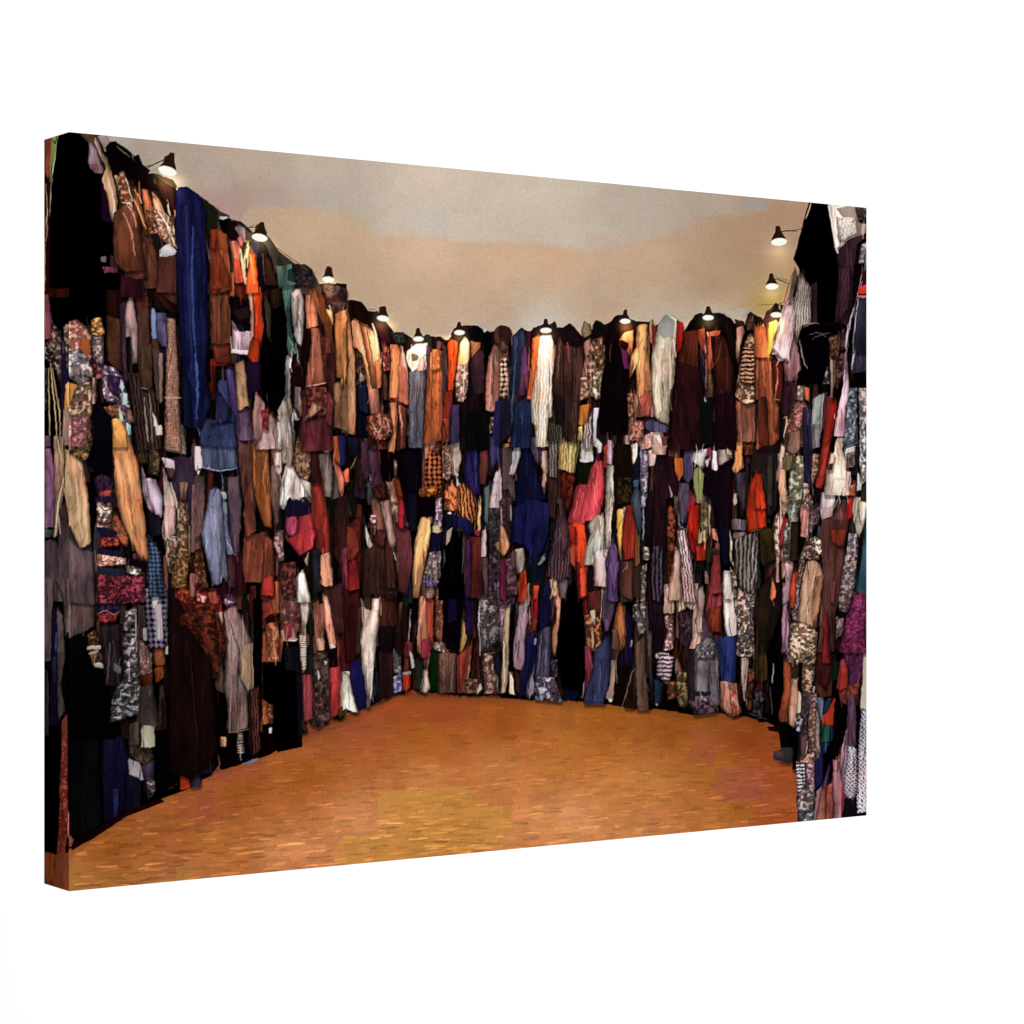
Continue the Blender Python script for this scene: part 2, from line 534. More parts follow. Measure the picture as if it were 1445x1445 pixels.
s d8d0c8 123,96 127,90 128,95 124,100
l7 c8b8a8 142,84 142,98
@490,615 F
q 0c0406 0,0 145,0 145,150 0,150
g 501818 0,84 12,76 14,110 12,144 0,150
g 7c3020 0,84 10,90 12,108 4,120 0,116
g 701c1c 0,120 8,116 12,144 0,150
g 2c1c18 14,110 32,90 40,110 48,150 14,150
g 4c2820 34,80 44,100 46,144 36,144
g 50282c 42,80 60,90 62,120 56,150 48,144
g 482020 26,62 34,60 38,90 34,106 24,100
f5 b09078,4a3024 37,44 46,44 50,62 50,82 46,84 42,76
g a8887c 30,62 40,60 46,100 44,110 40,104
g 7c5040 22,60 30,62 36,90 26,88
l8 d8c8b8 44,110 48,122
g 8c1c28 46,36 52,52 55,72 54,90 48,86 48,62 44,44
g 5c2c10 45,36 50,42 53,60 48,56
f4 c8a0a0,201010 21,74 27,76 27,94 22,92
s d0c8b8 16,78 19,92 21,106 24,105 22,98 18,92
s e0d0c0 16,84 18,96 20,104 24,104
g 46283c 20,14 28,8 31,30 35,46 30,46 22,46 18,30
l14 b09cb8 16,0 18,16 22,42
g 4c3040 13,0 18,6 22,36 16,44 12,24
g 101020 0,0 12,4 12,20 2,18
f4 4c2018,1c0c08 22,46 38,46 38,58 30,60 24,56
s 0c0408 30,14 44,10 45,40 38,44 32,30
f4 b07040,481c10 20,-4 34,-8 36,4 24,8
g c87840 37,-6 46,-6 46,8 43,10 40,8
s d8c8b0 45,24 48,28 46,32
l8 908870 3,32 8,20
s c06020 0,34 2,42 0,46
s 0c0610 55,0 70,2 72,46 66,60 68,80 62,92 56,80 54,50
s 3c5068 58,-4 69,-4 68,4 60,5
g 101020 57,54 66,56 66,90 58,90
f5 8c4c28,240c08 72,6 88,2 90,10 86,24 74,24
p7 a85c28,240c08 74,14 90,18 92,36 88,58 82,58 73,52 73,30
s c89878 73,2 77,4 77,22 74,22
s c08078 76,4 84,6 80,14
f3 c0b0a0,3c2418 90,8 98,8 100,34 96,44 90,40
g b0a490 99,3 108,6 109,22 105,40 99,36 99,20
s d8d0c8 100,32 106,36 105,40
f3 d89420,401c08 69,50 86,48 84,56 74,58 68,57
s 0c0408 67,58 84,58 84,76 70,78
g e0b058 69,78 74,76 78,80 79,92 76,110 70,140 67,150 62,150 62,130 64,100
l16 f0d070 71,80 67,110 64,140
f4 c8b8d0,3c2c44 84,60 90,58 90,92 82,92 80,88 83,78
s d8cc80 81,86 88,85 87,93 81,92
g 181044 80,94 90,92 88,112 78,114
f3 b8b0a0,403454 78,110 90,110 91,118 86,140 83,144 72,138
f3 7c74a0,302850 72,130 88,138 82,144 70,140
s 040406 89,110 98,90 110,90 111,110 111,150 86,150
f5 d8803c,2c0c08 92,46 100,44 106,54 106,68 100,72 92,70
v5 d88838,301008 104,46 112,44 120,54 123,66 120,84 112,80 104,70
l10 e89040 100,46 102,60 94,68
l7 e8a048 116,50 108,68 114,76
s d0c4b8 103,38 107,46 104,48
s f0f0e8 95,74 98,72 100,75
g 0c0c20 91,74 104,76 104,86 92,86
g 12104c 102,76 114,78 120,88 116,96 110,90 104,86
s b8a890 94,90 100,86 97,100 94,104
l6 808078 92,108 92,120
g 1c104c 110,30 114,12 124,10 126,50 124,60 112,44
l16 1c3890 121,10 122,48
g 603028 126,0 133,0 134,30 132,46 125,46
g 2c2454 134,0 144,0 144,20 136,40
l10 2848b0 142,0 144,30
s 0c1424 128,48 136,46 132,80 128,90
g 50605c 130,50 136,44 134,90 130,80
s c8b8b0 134,4 137,14
g b0a0a8 140,36 146,30 146,68 134,68
f4 3c3c3c,141414 134,68 146,68 146,120 134,110
s e8c060 124,60 126,66 127,88 124,95
g 8c2840 121,88 126,90 126,96 121,94
g 4c1c18 116,96 127,96 128,150 116,150
g 3c1838 112,98 117,98 117,150 112,150
l8 50584c 110,96 109,130
g d0b8bc 128,90 132,88 132,115 127,115
g 4c3840 127,116 134,116 134,150 130,150
f5 605060,1c1418 134,110 146,120 146,150 134,150
s a87838 140,102 145,100 145,112
@490,400 F
q 180c0c 0,16 8,16 14,18 20,26 30,28 40,40 46,48 56,48 62,52 72,50 82,50 96,54 104,40 124,40 132,46 145,44 145,150 0,150
g 0c0c1c 8,96 24,94 28,150 8,150
g 142040 10,96 18,96 20,124 12,120
g b08048 0,20 3,40 7,70 8,120 8,144 0,142
l14 c8985c 3,100 6,140
g d09858 4,36 10,30 14,46 20,60 24,80 30,104 30,124 24,122 20,100 14,70 6,60
l16 f8c070 8,40 14,66 22,86
l10 381810 13,40 20,80 26,112
g c88448 12,34 18,36 24,50 28,90 30,120 26,110 18,70
g e8a860 18,38 24,44 30,60 33,80 33,98 29,100 26,80
l20 fce4b0 24,38 28,52 29,66
l16 f8c880 20,44 26,70
l8 301408 18,40 24,72
g c07838 26,74 33,70 33,98 28,100
f4 4c4030,141014 8,60 14,66 18,86 12,90 8,84
f4 fce8d0,6c4c38 12,84 18,88 16,94 10,92
g 1c0c0c 4,18 14,20 20,30 22,40 12,36 5,30
g a06850 20,100 30,100 31,126 22,124
g 48241c 32,50 40,56 40,84 34,82
f4 8c4438,381418 34,60 40,60 41,82 34,84
s e8d0c0 34,74 36,78 35,80
g 241014 22,28 28,26 38,40 42,54 40,60 32,54 26,40
s 241410 30,22 34,22 37,29 34,30 30,28
l4 303030 20,24 26,25
f3 2c2c2c,141414 42,46 54,46 56,56 48,58 44,54
g c87c3c 41,58 48,58 52,70 50,90 48,108 40,110 40,90 42,74
l14 e8a058 44,62 44,100
g c89070 50,58 54,66 57,80 58,104 59,116 48,112 49,90
l12 f0c898 52,60 55,90
g b06848 48,76 55,80 58,116 48,112
f3 6c3420,200c08 39,108 48,108 46,114 40,114
g c8804c 40,114 47,112 48,130 45,150 38,150 42,130
g 7c4430 48,112 56,118 56,150 50,150
l10 d09068 49,116 52,144
f6 5c3420,1c0c08 18,126 30,122 40,124 44,136 38,150 20,150
l8 b89468 20,130 26,140
l6 d0b080 36,130 40,132
s f8f0d0 56,64 60,62 64,58 76,56 76,66 72,76 62,84 58,78 56,70
s 5c5830 60,66 67,68 68,72 62,74
l14 fcf8dc 74,60 66,74 61,84
g a0988c 68,72 76,66 76,80 66,88
s 5c3028 65,44 68,43 71,49 64,49
g 50505c 58,84 74,82 74,100 73,120 72,150 58,150 59,110
l8 787888 60,84 60,120
l8 28242c 66,90 66,150
s 1c2420 73,49 78,48 80,54 80,62 76,56
g 54344c 75,58 80,60 80,80 75,88
g 181014 82,51 88,50 92,54 92,60 88,62 84,64 82,60
s 70403c 85,54 89,56 88,62 84,62
g b06028 80,64 84,62 90,64 90,80 90,110 90,150 72,150 74,120 75,90
f3 d08438,a05020 80,62 88,62 89,80 80,84
l14 e8a850 79,66 79,80
l8 804020 84,66 85,74
l10 7c4420 76,104 84,116 88,114
g 402c30 90,54 94,60 96,84 94,110 90,116
g dc4c0c 95,56 100,52 105,56 105,64 102,90 100,110 95,110 96,80
l14 f05c18 99,58 99,84
g 9c2c18 92,104 100,100 100,122 98,128 90,128
g 7c3020 90,128 97,128 97,150 90,150
s 100c10 98,48 102,42 112,46 113,54 108,58 106,52 100,54
s 0c0808 104,38 107,38 109,44 103,44
g f8e488 107,56 112,50 116,56 116,68 114,78 111,86 106,88 104,78
f5 d0c0a0,3c2c24 104,78 115,76 114,98 112,112 104,112 103,96
l8 f8e8c0 111,76 110,106
g 90602c 117,54 126,54 126,66 118,74
s 08080c 113,46 118,42 124,40 129,46 130,56 120,56 116,52
g 38222c 117,72 126,60 130,66 130,104 120,108 117,90
g 140c10 117,104 128,104 130,150 106,150 108,114
s 04070a 129,46 134,44 138,52 136,70 131,84
s c0d0e0 128,44 131,42 133,44 130,47
g b07c68 134,70 140,56 144,58 146,90 143,118 137,122 131,120 132,90
l12 e0a888 136,70 135,116
l9 382020 139,62 138,116
g 50302c 139,44 144,40 146,56 140,56
f4 8c7c70,24201c 134,128 142,124 140,140 134,144
s 0a0a0a 112,122 136,122 134,150 112,150
g 2c2448 98,116 106,114 106,150 97,150
g 201468 140,112 146,110 146,150 138,150
@705,830 F
q 080608 0,0 145,0 145,116 130,115 100,110 60,106 30,106 0,104
f5 5c4450,241820 0,0 16,0 14,18 0,24
f5 786878,302430 0,12 8,12 4,50 0,60
g dcc090 6,20 10,14 10,30 9,50 9,70 7,90 6,99 1,100 2,70 3,40
l12 f0e0b0 4,50 4,90
g d8bc88 9,78 13,86 14,100 15,102 9,99
s 0a0608 10,16 15,14 14,80 18,104 12,80 10,50
g b84018 16,-6 24,-6 22,8 18,14
g 9c7c8c 19,14 26,10 27,26 24,50 24,72 22,77 17,77 13,74 14,50 17,34
l10 b89cac 20,26 16,60 15,72
s 8c8878 20,10 28,-6 30,2 28,16 22,24
l6 c8c0c0 28,18 29,34
g 781420 30,-10 37,-10 37,24 34,40 30,36
g 702418 31,30 36,30 34,42 31,40
g 12104c 24,44 34,40 38,54 34,80 28,100 18,104 20,84 24,70
l10 101028 22,74 20,100
s c8c8e0 33,47 35,48 35,54 33,54
g 0e0c34 37,-6 48,-6 50,30 46,38 38,38
g 3c3854 38,40 48,36 49,60 47,84 34,84 36,60
l6 8884a0 40,44 38,60 36,80
l6 8078a0 45,44 44,80
g 807488 26,96 30,80 34,70 32,84 33,96 28,106
f5 b0a8b8,140c14 34,84 52,84 58,104 60,108 33,106
s c8c8d8 37,95 41,94 42,100 38,101
s c0c0d8 44,100 47,98 49,103 46,105
f5 807888,100c10 49,68 55,68 55,84 50,84
g 2c1c24 47,-6 52,-6 54,30 50,34
g dc9c6c 50,-6 58,-4 58,24 56,44 53,66 50,60 50,40 54,30 53,14
s 020202 58,12 62,2 70,-8 78,0 80,30 81,60 82,88 76,104 62,106 56,80 55,50
s 080c28 60,96 74,98 72,106 62,106
g 6c1c14 76,-6 84,-6 84,24 80,30
f5 a87040,1c0c08 80,26 94,20 97,44 97,56 88,60 82,54
f5 c09048,241008 86,6 95,6 95,16 88,16
g 4c1c18 82,4 96,2 95,22 84,24
s c8b898 86,22 91,20 90,36 87,30
s c8a888 87,40 89,40 89,56 87,57
s b89878 91,54 97,53 96,58 92,58
g 6c2430 81,54 87,56 88,74 84,100 81,100
l6 b05c6c 84,60 88,76
l7 c0a8a8 80,88 78,104
g 2c3464 90,58 98,50 105,40 106,60 104,84 102,100 99,110 79,110 82,94 88,80
l8 404c84 93,62 95,100
l14 1c2450 103,50 102,90
g 50405c 97,-6 112,-6 110,16 106,36 101,40 98,30
g 5c4478 99,30 106,30 104,40 100,41
l8 d0a880 97,-4 96,30
g 8c5020 112,14 118,10 120,26 120,54 116,60 108,56 108,36
l10 c89048 115,20 117,46
g 6c5040 106,38 112,40 114,58 106,58
g 34241c 105,58 114,58 112,68 106,68
g 90786c 106,68 111,68 110,90 109,106 106,108 101,104 104,92
s e8e4dc 104,104 108,105 107,108 104,108
g 281c2c 113,-6 126,-6 124,14 114,14
g 4c3c38 114,-8 128,-8 126,12 114,14
s 100804 110,76 124,72 122,96 114,112 108,110
g 140c30 119,16 126,30 126,74 119,72
s c8c8e0 124,49 126,49 126,55 124,55
g 2a140c 120,90 128,74 128,114 118,114
l7 a08c74 127,76 116,112
f4 b0a898,2c2420 126,16 140,12 141,36 134,48 130,36 126,26
f4 a09890,2c2420 132,-6 140,-6 138,14 133,12
g 60483c 128,52 138,44 139,80 142,116 130,116 128,90
l8 7c6450 131,56 131,110
g 3c3438 138,20 145,20 145,112 141,80
g 1c0c18 140,-6 146,-6 146,40 141,40
@705,615 F
q 080508 0,0 145,0 145,150 0,150
g 24242c 0,30 12,30 14,50 12,60 0,64
g 4c3c40 3,10 12,12 14,48 15,62 12,62 8,50 2,52
f5 3c2c30,1c1418 0,60 12,58 12,84 10,104 2,90
l8 c0a8a4 1,66 3,88
g c08c50 0,80 5,88 10,104 6,112 3,115 0,110
s d8b0b0 0,26 2,40 2,60 0,62
l8 c0b0b0 10,66 11,80
f5 6c5060,2c1c28 0,118 16,114 16,150 0,150
g 4c1430 0,118 6,116 6,150 0,150
s c87028 8,2 12,0 17,2 15,6 8,6
s b88830 3,8 9,7 10,10 5,12
g 0a0c2c 16,8 21,0 30,0 34,30 40,50 46,80 48,110 44,124 30,124 26,110 12,100 14,70 16,40
g 101050 13,68 28,60 46,64 46,90 40,110 32,120 24,104 12,100
l16 160f60 26,100 30,112
g d4d0dc 13,14 18,4 21,6 20,20 16,32 13,38 9,36 12,26
g 0c1c2c 27,118 40,112 44,124 40,150 28,140
g 888c84 36,122 44,110 44,118 38,123
g 6c2c30 30,0 46,10 44,20 34,20
g 4c4054 29,0 44,4 44,16 38,28 34,24 30,14
l6 687078 34,2 36,26
s 0c1030 38,40 44,50 44,60 40,60
g c09880 40,14 45,14 46,30 44,44 43,56 40,46 41,34 39,28
g 34201c 45,40 54,40 52,80 46,76
v4 7c6c60,3c3430 46,0 56,0 55,24 54,40 46,38
g b8b0a0 14,108 23,106 24,116 22,128 17,132 15,122
g 4c3c38 10,112 15,106 16,124 12,130
g b43014 19,130 25,127 26,144 24,150 17,150
g 20140c 28,140 40,138 36,150 28,150
g c04820 32,142 38,142 36,150 32,150
g d8b888 47,136 54,136 54,150 50,150
g 5c4c54 54,134 66,136 62,150 56,150
v4 584048,2c1c24 54,76 62,70 66,86 68,134 56,136 44,133 48,110
g 503038 56,60 62,60 64,100 60,120
f4 5c1c10,240c08 57,36 68,34 72,40 68,60 66,76 60,64 58,50
v4 cfbf68,8c8430 56,-4 77,-4 76,8 73,24 71,36 67,35 62,33 56,32
l7 fff0a0 67,8 66,30
s 28100c 62,0 71,-2 69,3 63,3
g b8b0a8 78,-4 88,-4 89,24 76,24
s d8d4d0 76,22 88,22 88,25 76,25
s 101408 74,26 90,24 86,40 82,46 73,44
s e8e4dc 88,-4 92,2 97,8 96,16 93,16 92,10 89,10
g c03c44 92,22 98,24 100,40 99,60 94,80 88,80 85,81 82,80 80,84 72,86 65,82 66,76 72,48 76,44 80,47 83,46 85,32
l12 d85c64 93,28 88,70
l10 d86068 76,50 70,78
l8 7c2028 80,50 80,78
g d83c14 66,84 80,84 83,110 84,124 82,150 75,150 72,118 67,110
l12 f85020 74,90 76,130
g 8c2010 65,84 72,86 72,104 66,100
g 9c3c28 66,106 72,106 72,128 67,120
g 401010 72,118 76,120 76,150 74,150
g b83c20 76,126 82,124 83,150 77,150
g 98341c 98,10 104,6 103,30 99,30
g a8889c 102,4 107,4 108,14 107,28 102,26
g a89c8c 102,28 109,28 110,50 108,64 106,80 106,100 104,118 98,124 100,90 100,60
g b0a898 84,84 90,76 98,72 100,90 100,110 94,118 86,123 80,122 82,104 86,94
l8 605848 90,92 84,104
l7 50443c 108,62 102,72
g b0a0a0 89,110 100,106 104,116 101,143 90,143
g d0a0a0 98,112 104,104 104,118
s 140c08 108,6 116,8 124,8 126,40 126,60 118,68 112,70 108,56
f4 3c3018,0c0804 112,40 126,40 126,58 116,70 110,62
g c8a898 118,-6 124,-6 124,8 119,8
g e0c8b8 125,8 130,6 131,14 130,24 128,29 126,26
f3 e8c8b8,b88878 130,4 145,-4 145,10 134,14
s e8c4b8 140,14 145,12 145,28 141,28
g e8c040 111,70 118,68 117,90 115,119 113,112 112,92
g d8a8a0 116,68 120,68 117,86
g 8c2818 120,66 126,64 130,84 128,116 118,118 116,100 118,84
g 7c4c28 128,70 133,86 133,120 128,126
g 34404c 124,60 130,44 134,56 136,84 134,100 128,84
g 101828 126,30 133,14 133,44 126,46
s 34547c 127,42 132,42 131,50 127,48
f5 9898b8,202838 133,14 141,14 141,50 140,68 134,68
l9 a0b8d0 136,70 136,98
g 180c14 138,60 145,50 145,110 138,100
f4 a8a0a0,1c1818 136,104 142,106 143,118 136,118
f3 b0a890,241c18 134,124 140,120 138,150 134,150
g 4c3028 114,120 126,118 126,150 114,144
l7 8c6c60 120,122 116,130
g 503868 100,118 108,96 112,110 112,150 102,150
l8 6c5488 105,110 106,150
g 3c2c20 126,126 134,120 134,150 126,150
@705,400 F
q 160c10 0,42 10,42 12,70 20,42 28,46 32,42 50,38 54,42 60,42 70,40 80,52 86,44 102,38 112,30 126,34 130,36 145,36 145,150 0,150
g 2c1c1c 0,40 4,40 10,42 12,48 8,60 0,60
f6 8c6858,301c18 0,50 8,60 9,76 0,84
p7 d8b890,301c18 0,72 8,70 8,108 0,108
g 181428 0,110 10,108 12,140 0,150
g 202c50 12,50 18,44 22,42 25,50 27,70 27,90 26,104 20,108 14,100 10,144 9,100 11,70
l20 2c4068 16,56 14,80 11,130
g 482848 20,60 26,60 28,90 24,106 18,106
s 3c1020 26,46 29,44 29,60 26,60
g 14204c 14,112 30,110 30,150 10,150
l10 1c3888 22,116 20,140
g 201010 31,46 36,40 46,38 50,44 46,48 38,52 32,54
g c86420 31,52 38,48 37,64 34,80 32,96 31,108 28,110 26,110 28,90 30,70
l14 e87828 34,54 31,84
l6 d88058 28,60 27,82
s c88070 26,108 30,106 30,110
s 181810 42,35 45,36 46,42 42,41
s 100c0c 50,37 53,36 54,43 51,44
v4 f4ecd0,c8b088 38,50 49,48 52,58 51,90 50,126 47,128 46,118 47,150 34,150 33,134 30,132 30,112 33,90 36,66
l6 605038 47,72 47,106
g 3c2824 53,60 58,46 64,44 70,48 80,56 80,80 78,100 76,110 74,150 62,150 56,136 50,130 50,90
l16 5c4038 57,56 55,90
s 180c10 56,46 62,40 67,38 73,44 80,54 78,60 70,60 60,58
l20 7c4028 64,56 66,74
l14 4c2c28 64,76 65,100
l10 0c0608 60,60 61,110 60,130
l10 0c0608 69,60 69,100 67,120
l16 54302c 74,62 73,90
g 1c1418 51,104 60,108 60,134 54,136
v3 4c4c3c,1c1814 46,130 60,136 60,150 45,150
g a87868 80,56 86,50 87,66 86,90 84,108 76,112 77,90 81,70
f4 c09890,402820 76,90 86,84 86,108 76,111
g 8c7c5c 77,44 80,36 86,38 87,48 80,52
s 100c0c 88,40 92,34 96,36 100,40 100,50 94,56 88,58
f5 9c9870,24180c 82,70 88,54 98,50 101,70 98,90 94,110 84,106
f4 c8c090,382c18 88,86 98,80 95,110 88,108
g c87c1c 76,116 86,114 85,128 83,134 75,134
g e0c858 75,136 79,134 78,150 74,150
v4 b8a098,5c4440 80,136 88,120 88,150 80,150
s d8d8ec 89,118 94,118 92,136 91,150 89,148
s 0c0608 101,48 104,38 110,30 116,30 126,34 128,50 120,56 122,90 122,144 96,144 93,130 98,96 100,70
l6 504430 105,56 104,74
g 2c1410 112,38 126,36 127,48 114,50
g d08048 118,46 127,44 127,60 124,70 120,66 122,56 112,54
s 1c0808 112,54 118,54 123,58 122,62 114,62
g 481840 114,60 121,64 123,80 118,82
s 282018 117,26 120,24 121,28 119,30
g d8a050 130,40 134,38 140,38 140,50 141,64 145,90 145,126 130,126 130,90 132,70 124,90 123,78 126,66 130,60
l18 f0bc68 137,46 134,64 126,84
l16 d8a060 134,70 138,100
l8 8c6c3c 132,58 136,52
s 201408 124,96 128,90 129,110 130,128 124,120
g a06c58 128,100 132,110 130,128 122,128
f4 a87850,2c1810 121,104 127,104 128,136 122,140
g 984c40 132,108 145,100 145,124 132,126
l8 602818 141,40 143,90
g 8c7054 142,36 146,34 146,60 143,56
f4 c89878,442c28 122,130 138,130 136,150 122,150
g 5c5478 138,132 145,128 145,142 138,138
@920,830 F
q 0a0606 0,0 145,0 145,150 122,145 120,135 112,127 88,122 60,118 42,121 16,116 0,114
g 1c1018 0,0 12,0 10,60 0,80
f3 c0b8b8,3c2c34 12,26 21,26 20,58 10,60 14,40
h6 bcb4bc,4c2838 6,60 21,64 18,84 15,92 4,82
s c8b8a0 4,61 7,64 5,67 3,65
g 142c48 2,86 10,90 8,108 3,110
s a8a098 3,109 6,109 5,112
f4 a86028,241410 14,88 24,88 24,104 14,106
f4 8c7848,1c140c 24,78 36,80 34,112 26,112 22,96
g d0a48c 12,-4 22,-4 21,24 11,24
v4 c4b090,7c6c54 22,-4 34,-4 32,20 24,24
v4 d4c0b4,94807c 30,-4 44,-4 44,20 38,21 32,18
f4 4c3840,180c14 24,24 40,22 38,44 34,58 26,50
g c09888 40,20 48,16 48,46 44,58 35,58 38,46
g 9c8880 43,2 48,-4 50,10 47,44 42,40
g 2c1c20 33,60 40,58 39,110 34,110
g 503850 48,20 56,40 60,50 54,60 48,50
v3 847880,544c54 42,54 56,44 62,56 64,70 64,92 64,110 56,112 40,100 40,62
f3 948c90,201c20 42,54 60,52 60,66 42,66
g 747078 42,68 55,70 54,100 41,98
s 202024 40,98 56,98 54,102 40,103
f3 a09ca4,242028 40,102 55,102 52,112 42,110
s 707480 56,90 62,94 60,104 56,100
f4 5c5460,14101c 34,106 62,108 60,118 40,121
g 7c3034 53,-6 67,-6 66,20 64,43 53,39 53,14
g 6c2c14 54,20 66,16 66,43 54,39
g e8d4c8 67,-6 75,-4 80,14 80,44 72,47 69,40 68,16
s b0a8a0 78,14 80,18 78,22
g 182878 60,48 70,46 80,46 80,86 76,90 66,88 64,70
l20 1830a0 72,60 74,88
g b07858 65,88 80,90 82,106 85,118 76,122 70,118 64,110
f4 8c2c18,d8a890 74,92 82,102 84,120 76,122
f4 d8d0c8,141014 76,0 100,-4 97,20 96,40 98,60 92,66 80,64 81,40 78,14
f3 d0c8c0,141014 84,20 94,30 92,60 84,60
g b89c84 84,66 92,66 90,90 88,108 85,90
l8 c8a890 86,80 88,106
f4 6c3c30,180c0c 91,76 98,78 94,116 90,116
g 342410 98,40 109,40 109,80 96,90
s 281c10 98,8 110,8 108,36 98,34
f5 4c4850,140c10 96,104 106,106 105,120 96,118
l5 807c80 92,118 108,124
s 060406 110,14 124,14 125,110 120,126 111,122
l10 a0c0c0 114,72 113,88
l12 484048 112,92 113,116
s 0a080a 120,128 132,124 136,136 138,150 126,144 120,138
g d07848 111,-4 118,-2 116,10 112,12
g 8c6890 124,-6 131,-4 128,18 124,18
g b0788c 128,8 130,40 126,62 123,60 124,40
g b84818 131,-4 142,-4 136,18 131,16
f2 b0a0a8,382028 136,0 142,0 136,30 132,24
g c8a080 140,-2 150,-2 150,34 138,30
k4 b8a898,28241c 132,32 148,34 148,100 142,98 134,84 128,66 130,46
g b05028 128,66 134,72 133,92 130,120 122,126 121,118 126,92 126,74
g e0a07c 134,86 138,90 140,112 134,132 129,128 131,106
g d8c4a0 138,98 142,98 142,116 137,120
f4 a8a4b0,302838 136,118 146,118 146,138 138,136
@920,615 F
q 0a0508 0,0 145,0 145,150 0,150
g 241018 2,17 20,20 26,46 25,56 14,60 12,130 0,140
v6 48404c,180c18 0,104 10,106 12,140 8,150 0,150
g dcb8a8 -2,-4 10,-4 14,10 13,18 0,17
s 703c34 8,0 14,0 13,10 9,10
s e8d0c0 0,17 4,18 2,28 0,28
s c06818 21,21 30,21 30,36 26,43 22,32
g 443c64 30,14 39,14 40,40 34,46 30,40
g 585064 26,44 36,46 36,60 32,84 24,80 24,60
s b08cb0 16,46 20,56 18,60
f4 8c5028,2c140c 15,66 22,68 22,90 20,110 18,140 14,140 14,90
f5 8c4020,200c08 14,90 22,88 22,110 20,140 15,136
f4 585c50,302c2c 20,56 26,58 26,80 22,74
l8 b0a4b0 25,74 25,86 32,88
v4 d4bcc0,6c4c4c 24,90 32,88 36,110 42,144 42,150 30,150 26,120
g c0a088 22,104 26,110 28,150 14,150 20,124
g 882838 32,70 37,50 42,60 36,76
g c42410 36,66 45,66 45,90 42,114 36,106 33,86
l12 d83020 36,80 38,90
g 7c1814 36,90 42,100 41,114 37,108
g b02410 42,104 52,102 51,118 43,119
s 94a058 40,32 46,28 50,38 50,48 47,64 42,64 40,50
l6 505c2c 44,34 44,60
f5 b0ac74,4c4c2c 50,58 54,66 54,90 53,99 43,104 44,90 47,76
s 202420 45,85 48,88 46,94
s 202420 48,76 50,74 50,80
g d4b08c 54,64 56,66 55,96 54,90
g b87858 56,88 64,87 64,100 57,98
g dcd4d0 40,15 53,12 50,28 48,32 42,26 38,24
s d8c8d0 51,24 57,18 56,22 52,30
g dcc4cc 57,14 62,14 63,34 57,32
g 6c1c3c 53,11 58,13 57,18 52,20
g a82c34 60,4 66,1 66,6 62,10 59,8
g 8c7c78 63,14 68,8 74,18 74,22 66,28 63,28
s 040404 36,-4 56,-2 54,12 40,14
g 120810 50,28 60,34 74,24 76,36 76,90 74,100 74,122 68,130 64,100 60,86 56,60 48,54
g 0c0c1c 64,86 74,86 74,116 70,127 66,116
f5 b0ac9c,3c3c20 68,10 76,14 76,22 72,20
g d89440 79,6 86,4 86,20 88,30 78,36 75,31 78,24
l14 f0b458 80,8 80,30
f4 6c2c18,240c08 86,6 96,4 96,18 88,18
g 3c343c 78,36 90,34 92,60 84,80 84,64 80,54
s c0b8a8 77,56 80,54 81,64 78,66
g 6c5c64 76,78 90,80 90,90 76,89
g 74585c 77,92 90,91 90,97 77,97
g 28181c 88,20 92,30 90,80 88,60
g c43410 97,36 103,35 106,50 109,85 100,88 91,91 90,76 92,46
l8 7c1c08 98,40 97,86
l8 7c1c08 104,40 104,84
l6 c08048 109,86 92,91
s 241c18 96,10 106,12 106,36 94,34
g 1c1c24 104,10 120,12 118,30 118,70 110,80 106,50
g 303034 110,16 116,20 118,44 110,50
g 2c2410 104,88 114,88 114,116 106,130
v6 847c74,2c2828 77,98 100,90 101,110 100,136 94,150 80,140
l12 b8a898 98,96 94,112 100,120
l12 a8a0a0 100,120 94,140
g d0cc9c 74,88 76,100 76,116 78,124 74,120
g 502c30 56,106 64,108 66,140 60,150 56,140
g 7c2c30 58,110 64,114 67,150 54,150
g 1c2418 52,104 58,106 56,120 52,120
f4 c8b0a8,3c2428 49,126 54,130 54,140 50,140
g d8ccc0 68,128 74,128 78,134 80,150 68,150
f4 b0a89c,1c1c1c 74,124 80,130 82,148 76,144
g dcd8d0 120,10 124,20 120,44 116,43
g d8a880 124,10 126,30 128,44 124,70 121,60 120,40
f3 c0a088,54382c 126,0 140,-4 136,20 124,28
g 6c5838 123,26 132,24 132,36 126,32
f5 c0c4ac,404438 134,20 146,20 144,50 138,74 130,82 128,70 132,46
f3 b0b0a0,3c3428 118,76 124,64 124,100 120,124 116,110 115,84
g a82c38 124,82 128,80 128,96 122,106 120,100
g 20180c 131,82 140,82 139,118 130,118
g c89880 120,110 128,100 128,130 122,140 118,130
g c0949c 128,114 134,120 132,150 126,150
g b84818 132,130 140,128 138,150 131,150
f2 a0947c,241c14 140,104 146,104 146,150 138,150
g dc9488 140,64 146,66 146,96 141,92
@920,400 F
q 0e0709 3,40 16,30 24,36 30,46 40,30 46,28 52,30 60,28 70,28 78,38 90,40 90,30 94,27 102,32 104,36 108,30 116,20 124,28 145,20 145,150 0,150
g 5c2018 0,38 4,40 3,60 0,66
g c8bc9c 5,40 12,30 20,30 25,34 24,50 22,80 22,94 17,112 16,134 8,131 2,126 0,110 0,70 3,56
s 989c98 6,38 14,29 22,36 20,50 10,52 6,46
l20 e0d4b8 8,60 6,90 8,120
l20 d8c8b0 16,60 18,100
l10 a09484 12,56 12,110
g a87c5c 0,100 2,126 -2,128
g 4c4474 0,129 16,136 14,142 0,140
s d0a898 0,142 8,144 8,150 0,150
g 981818 24,34 30,38 30,56 24,70 22,60
g 4c2014 30,46 44,44 44,80 34,84 24,74 28,60
g 200c10 24,74 46,80 50,110 48,150 16,150 18,110
g 602c1c 42,44 50,42 52,72 46,60
g 7c3c28 52,46 66,44 62,60 58,80 52,84
l10 a06040 56,46 54,70
g 301410 56,50 72,48 78,80 76,110 60,104
l8 5c3424 66,54 64,70 54,82
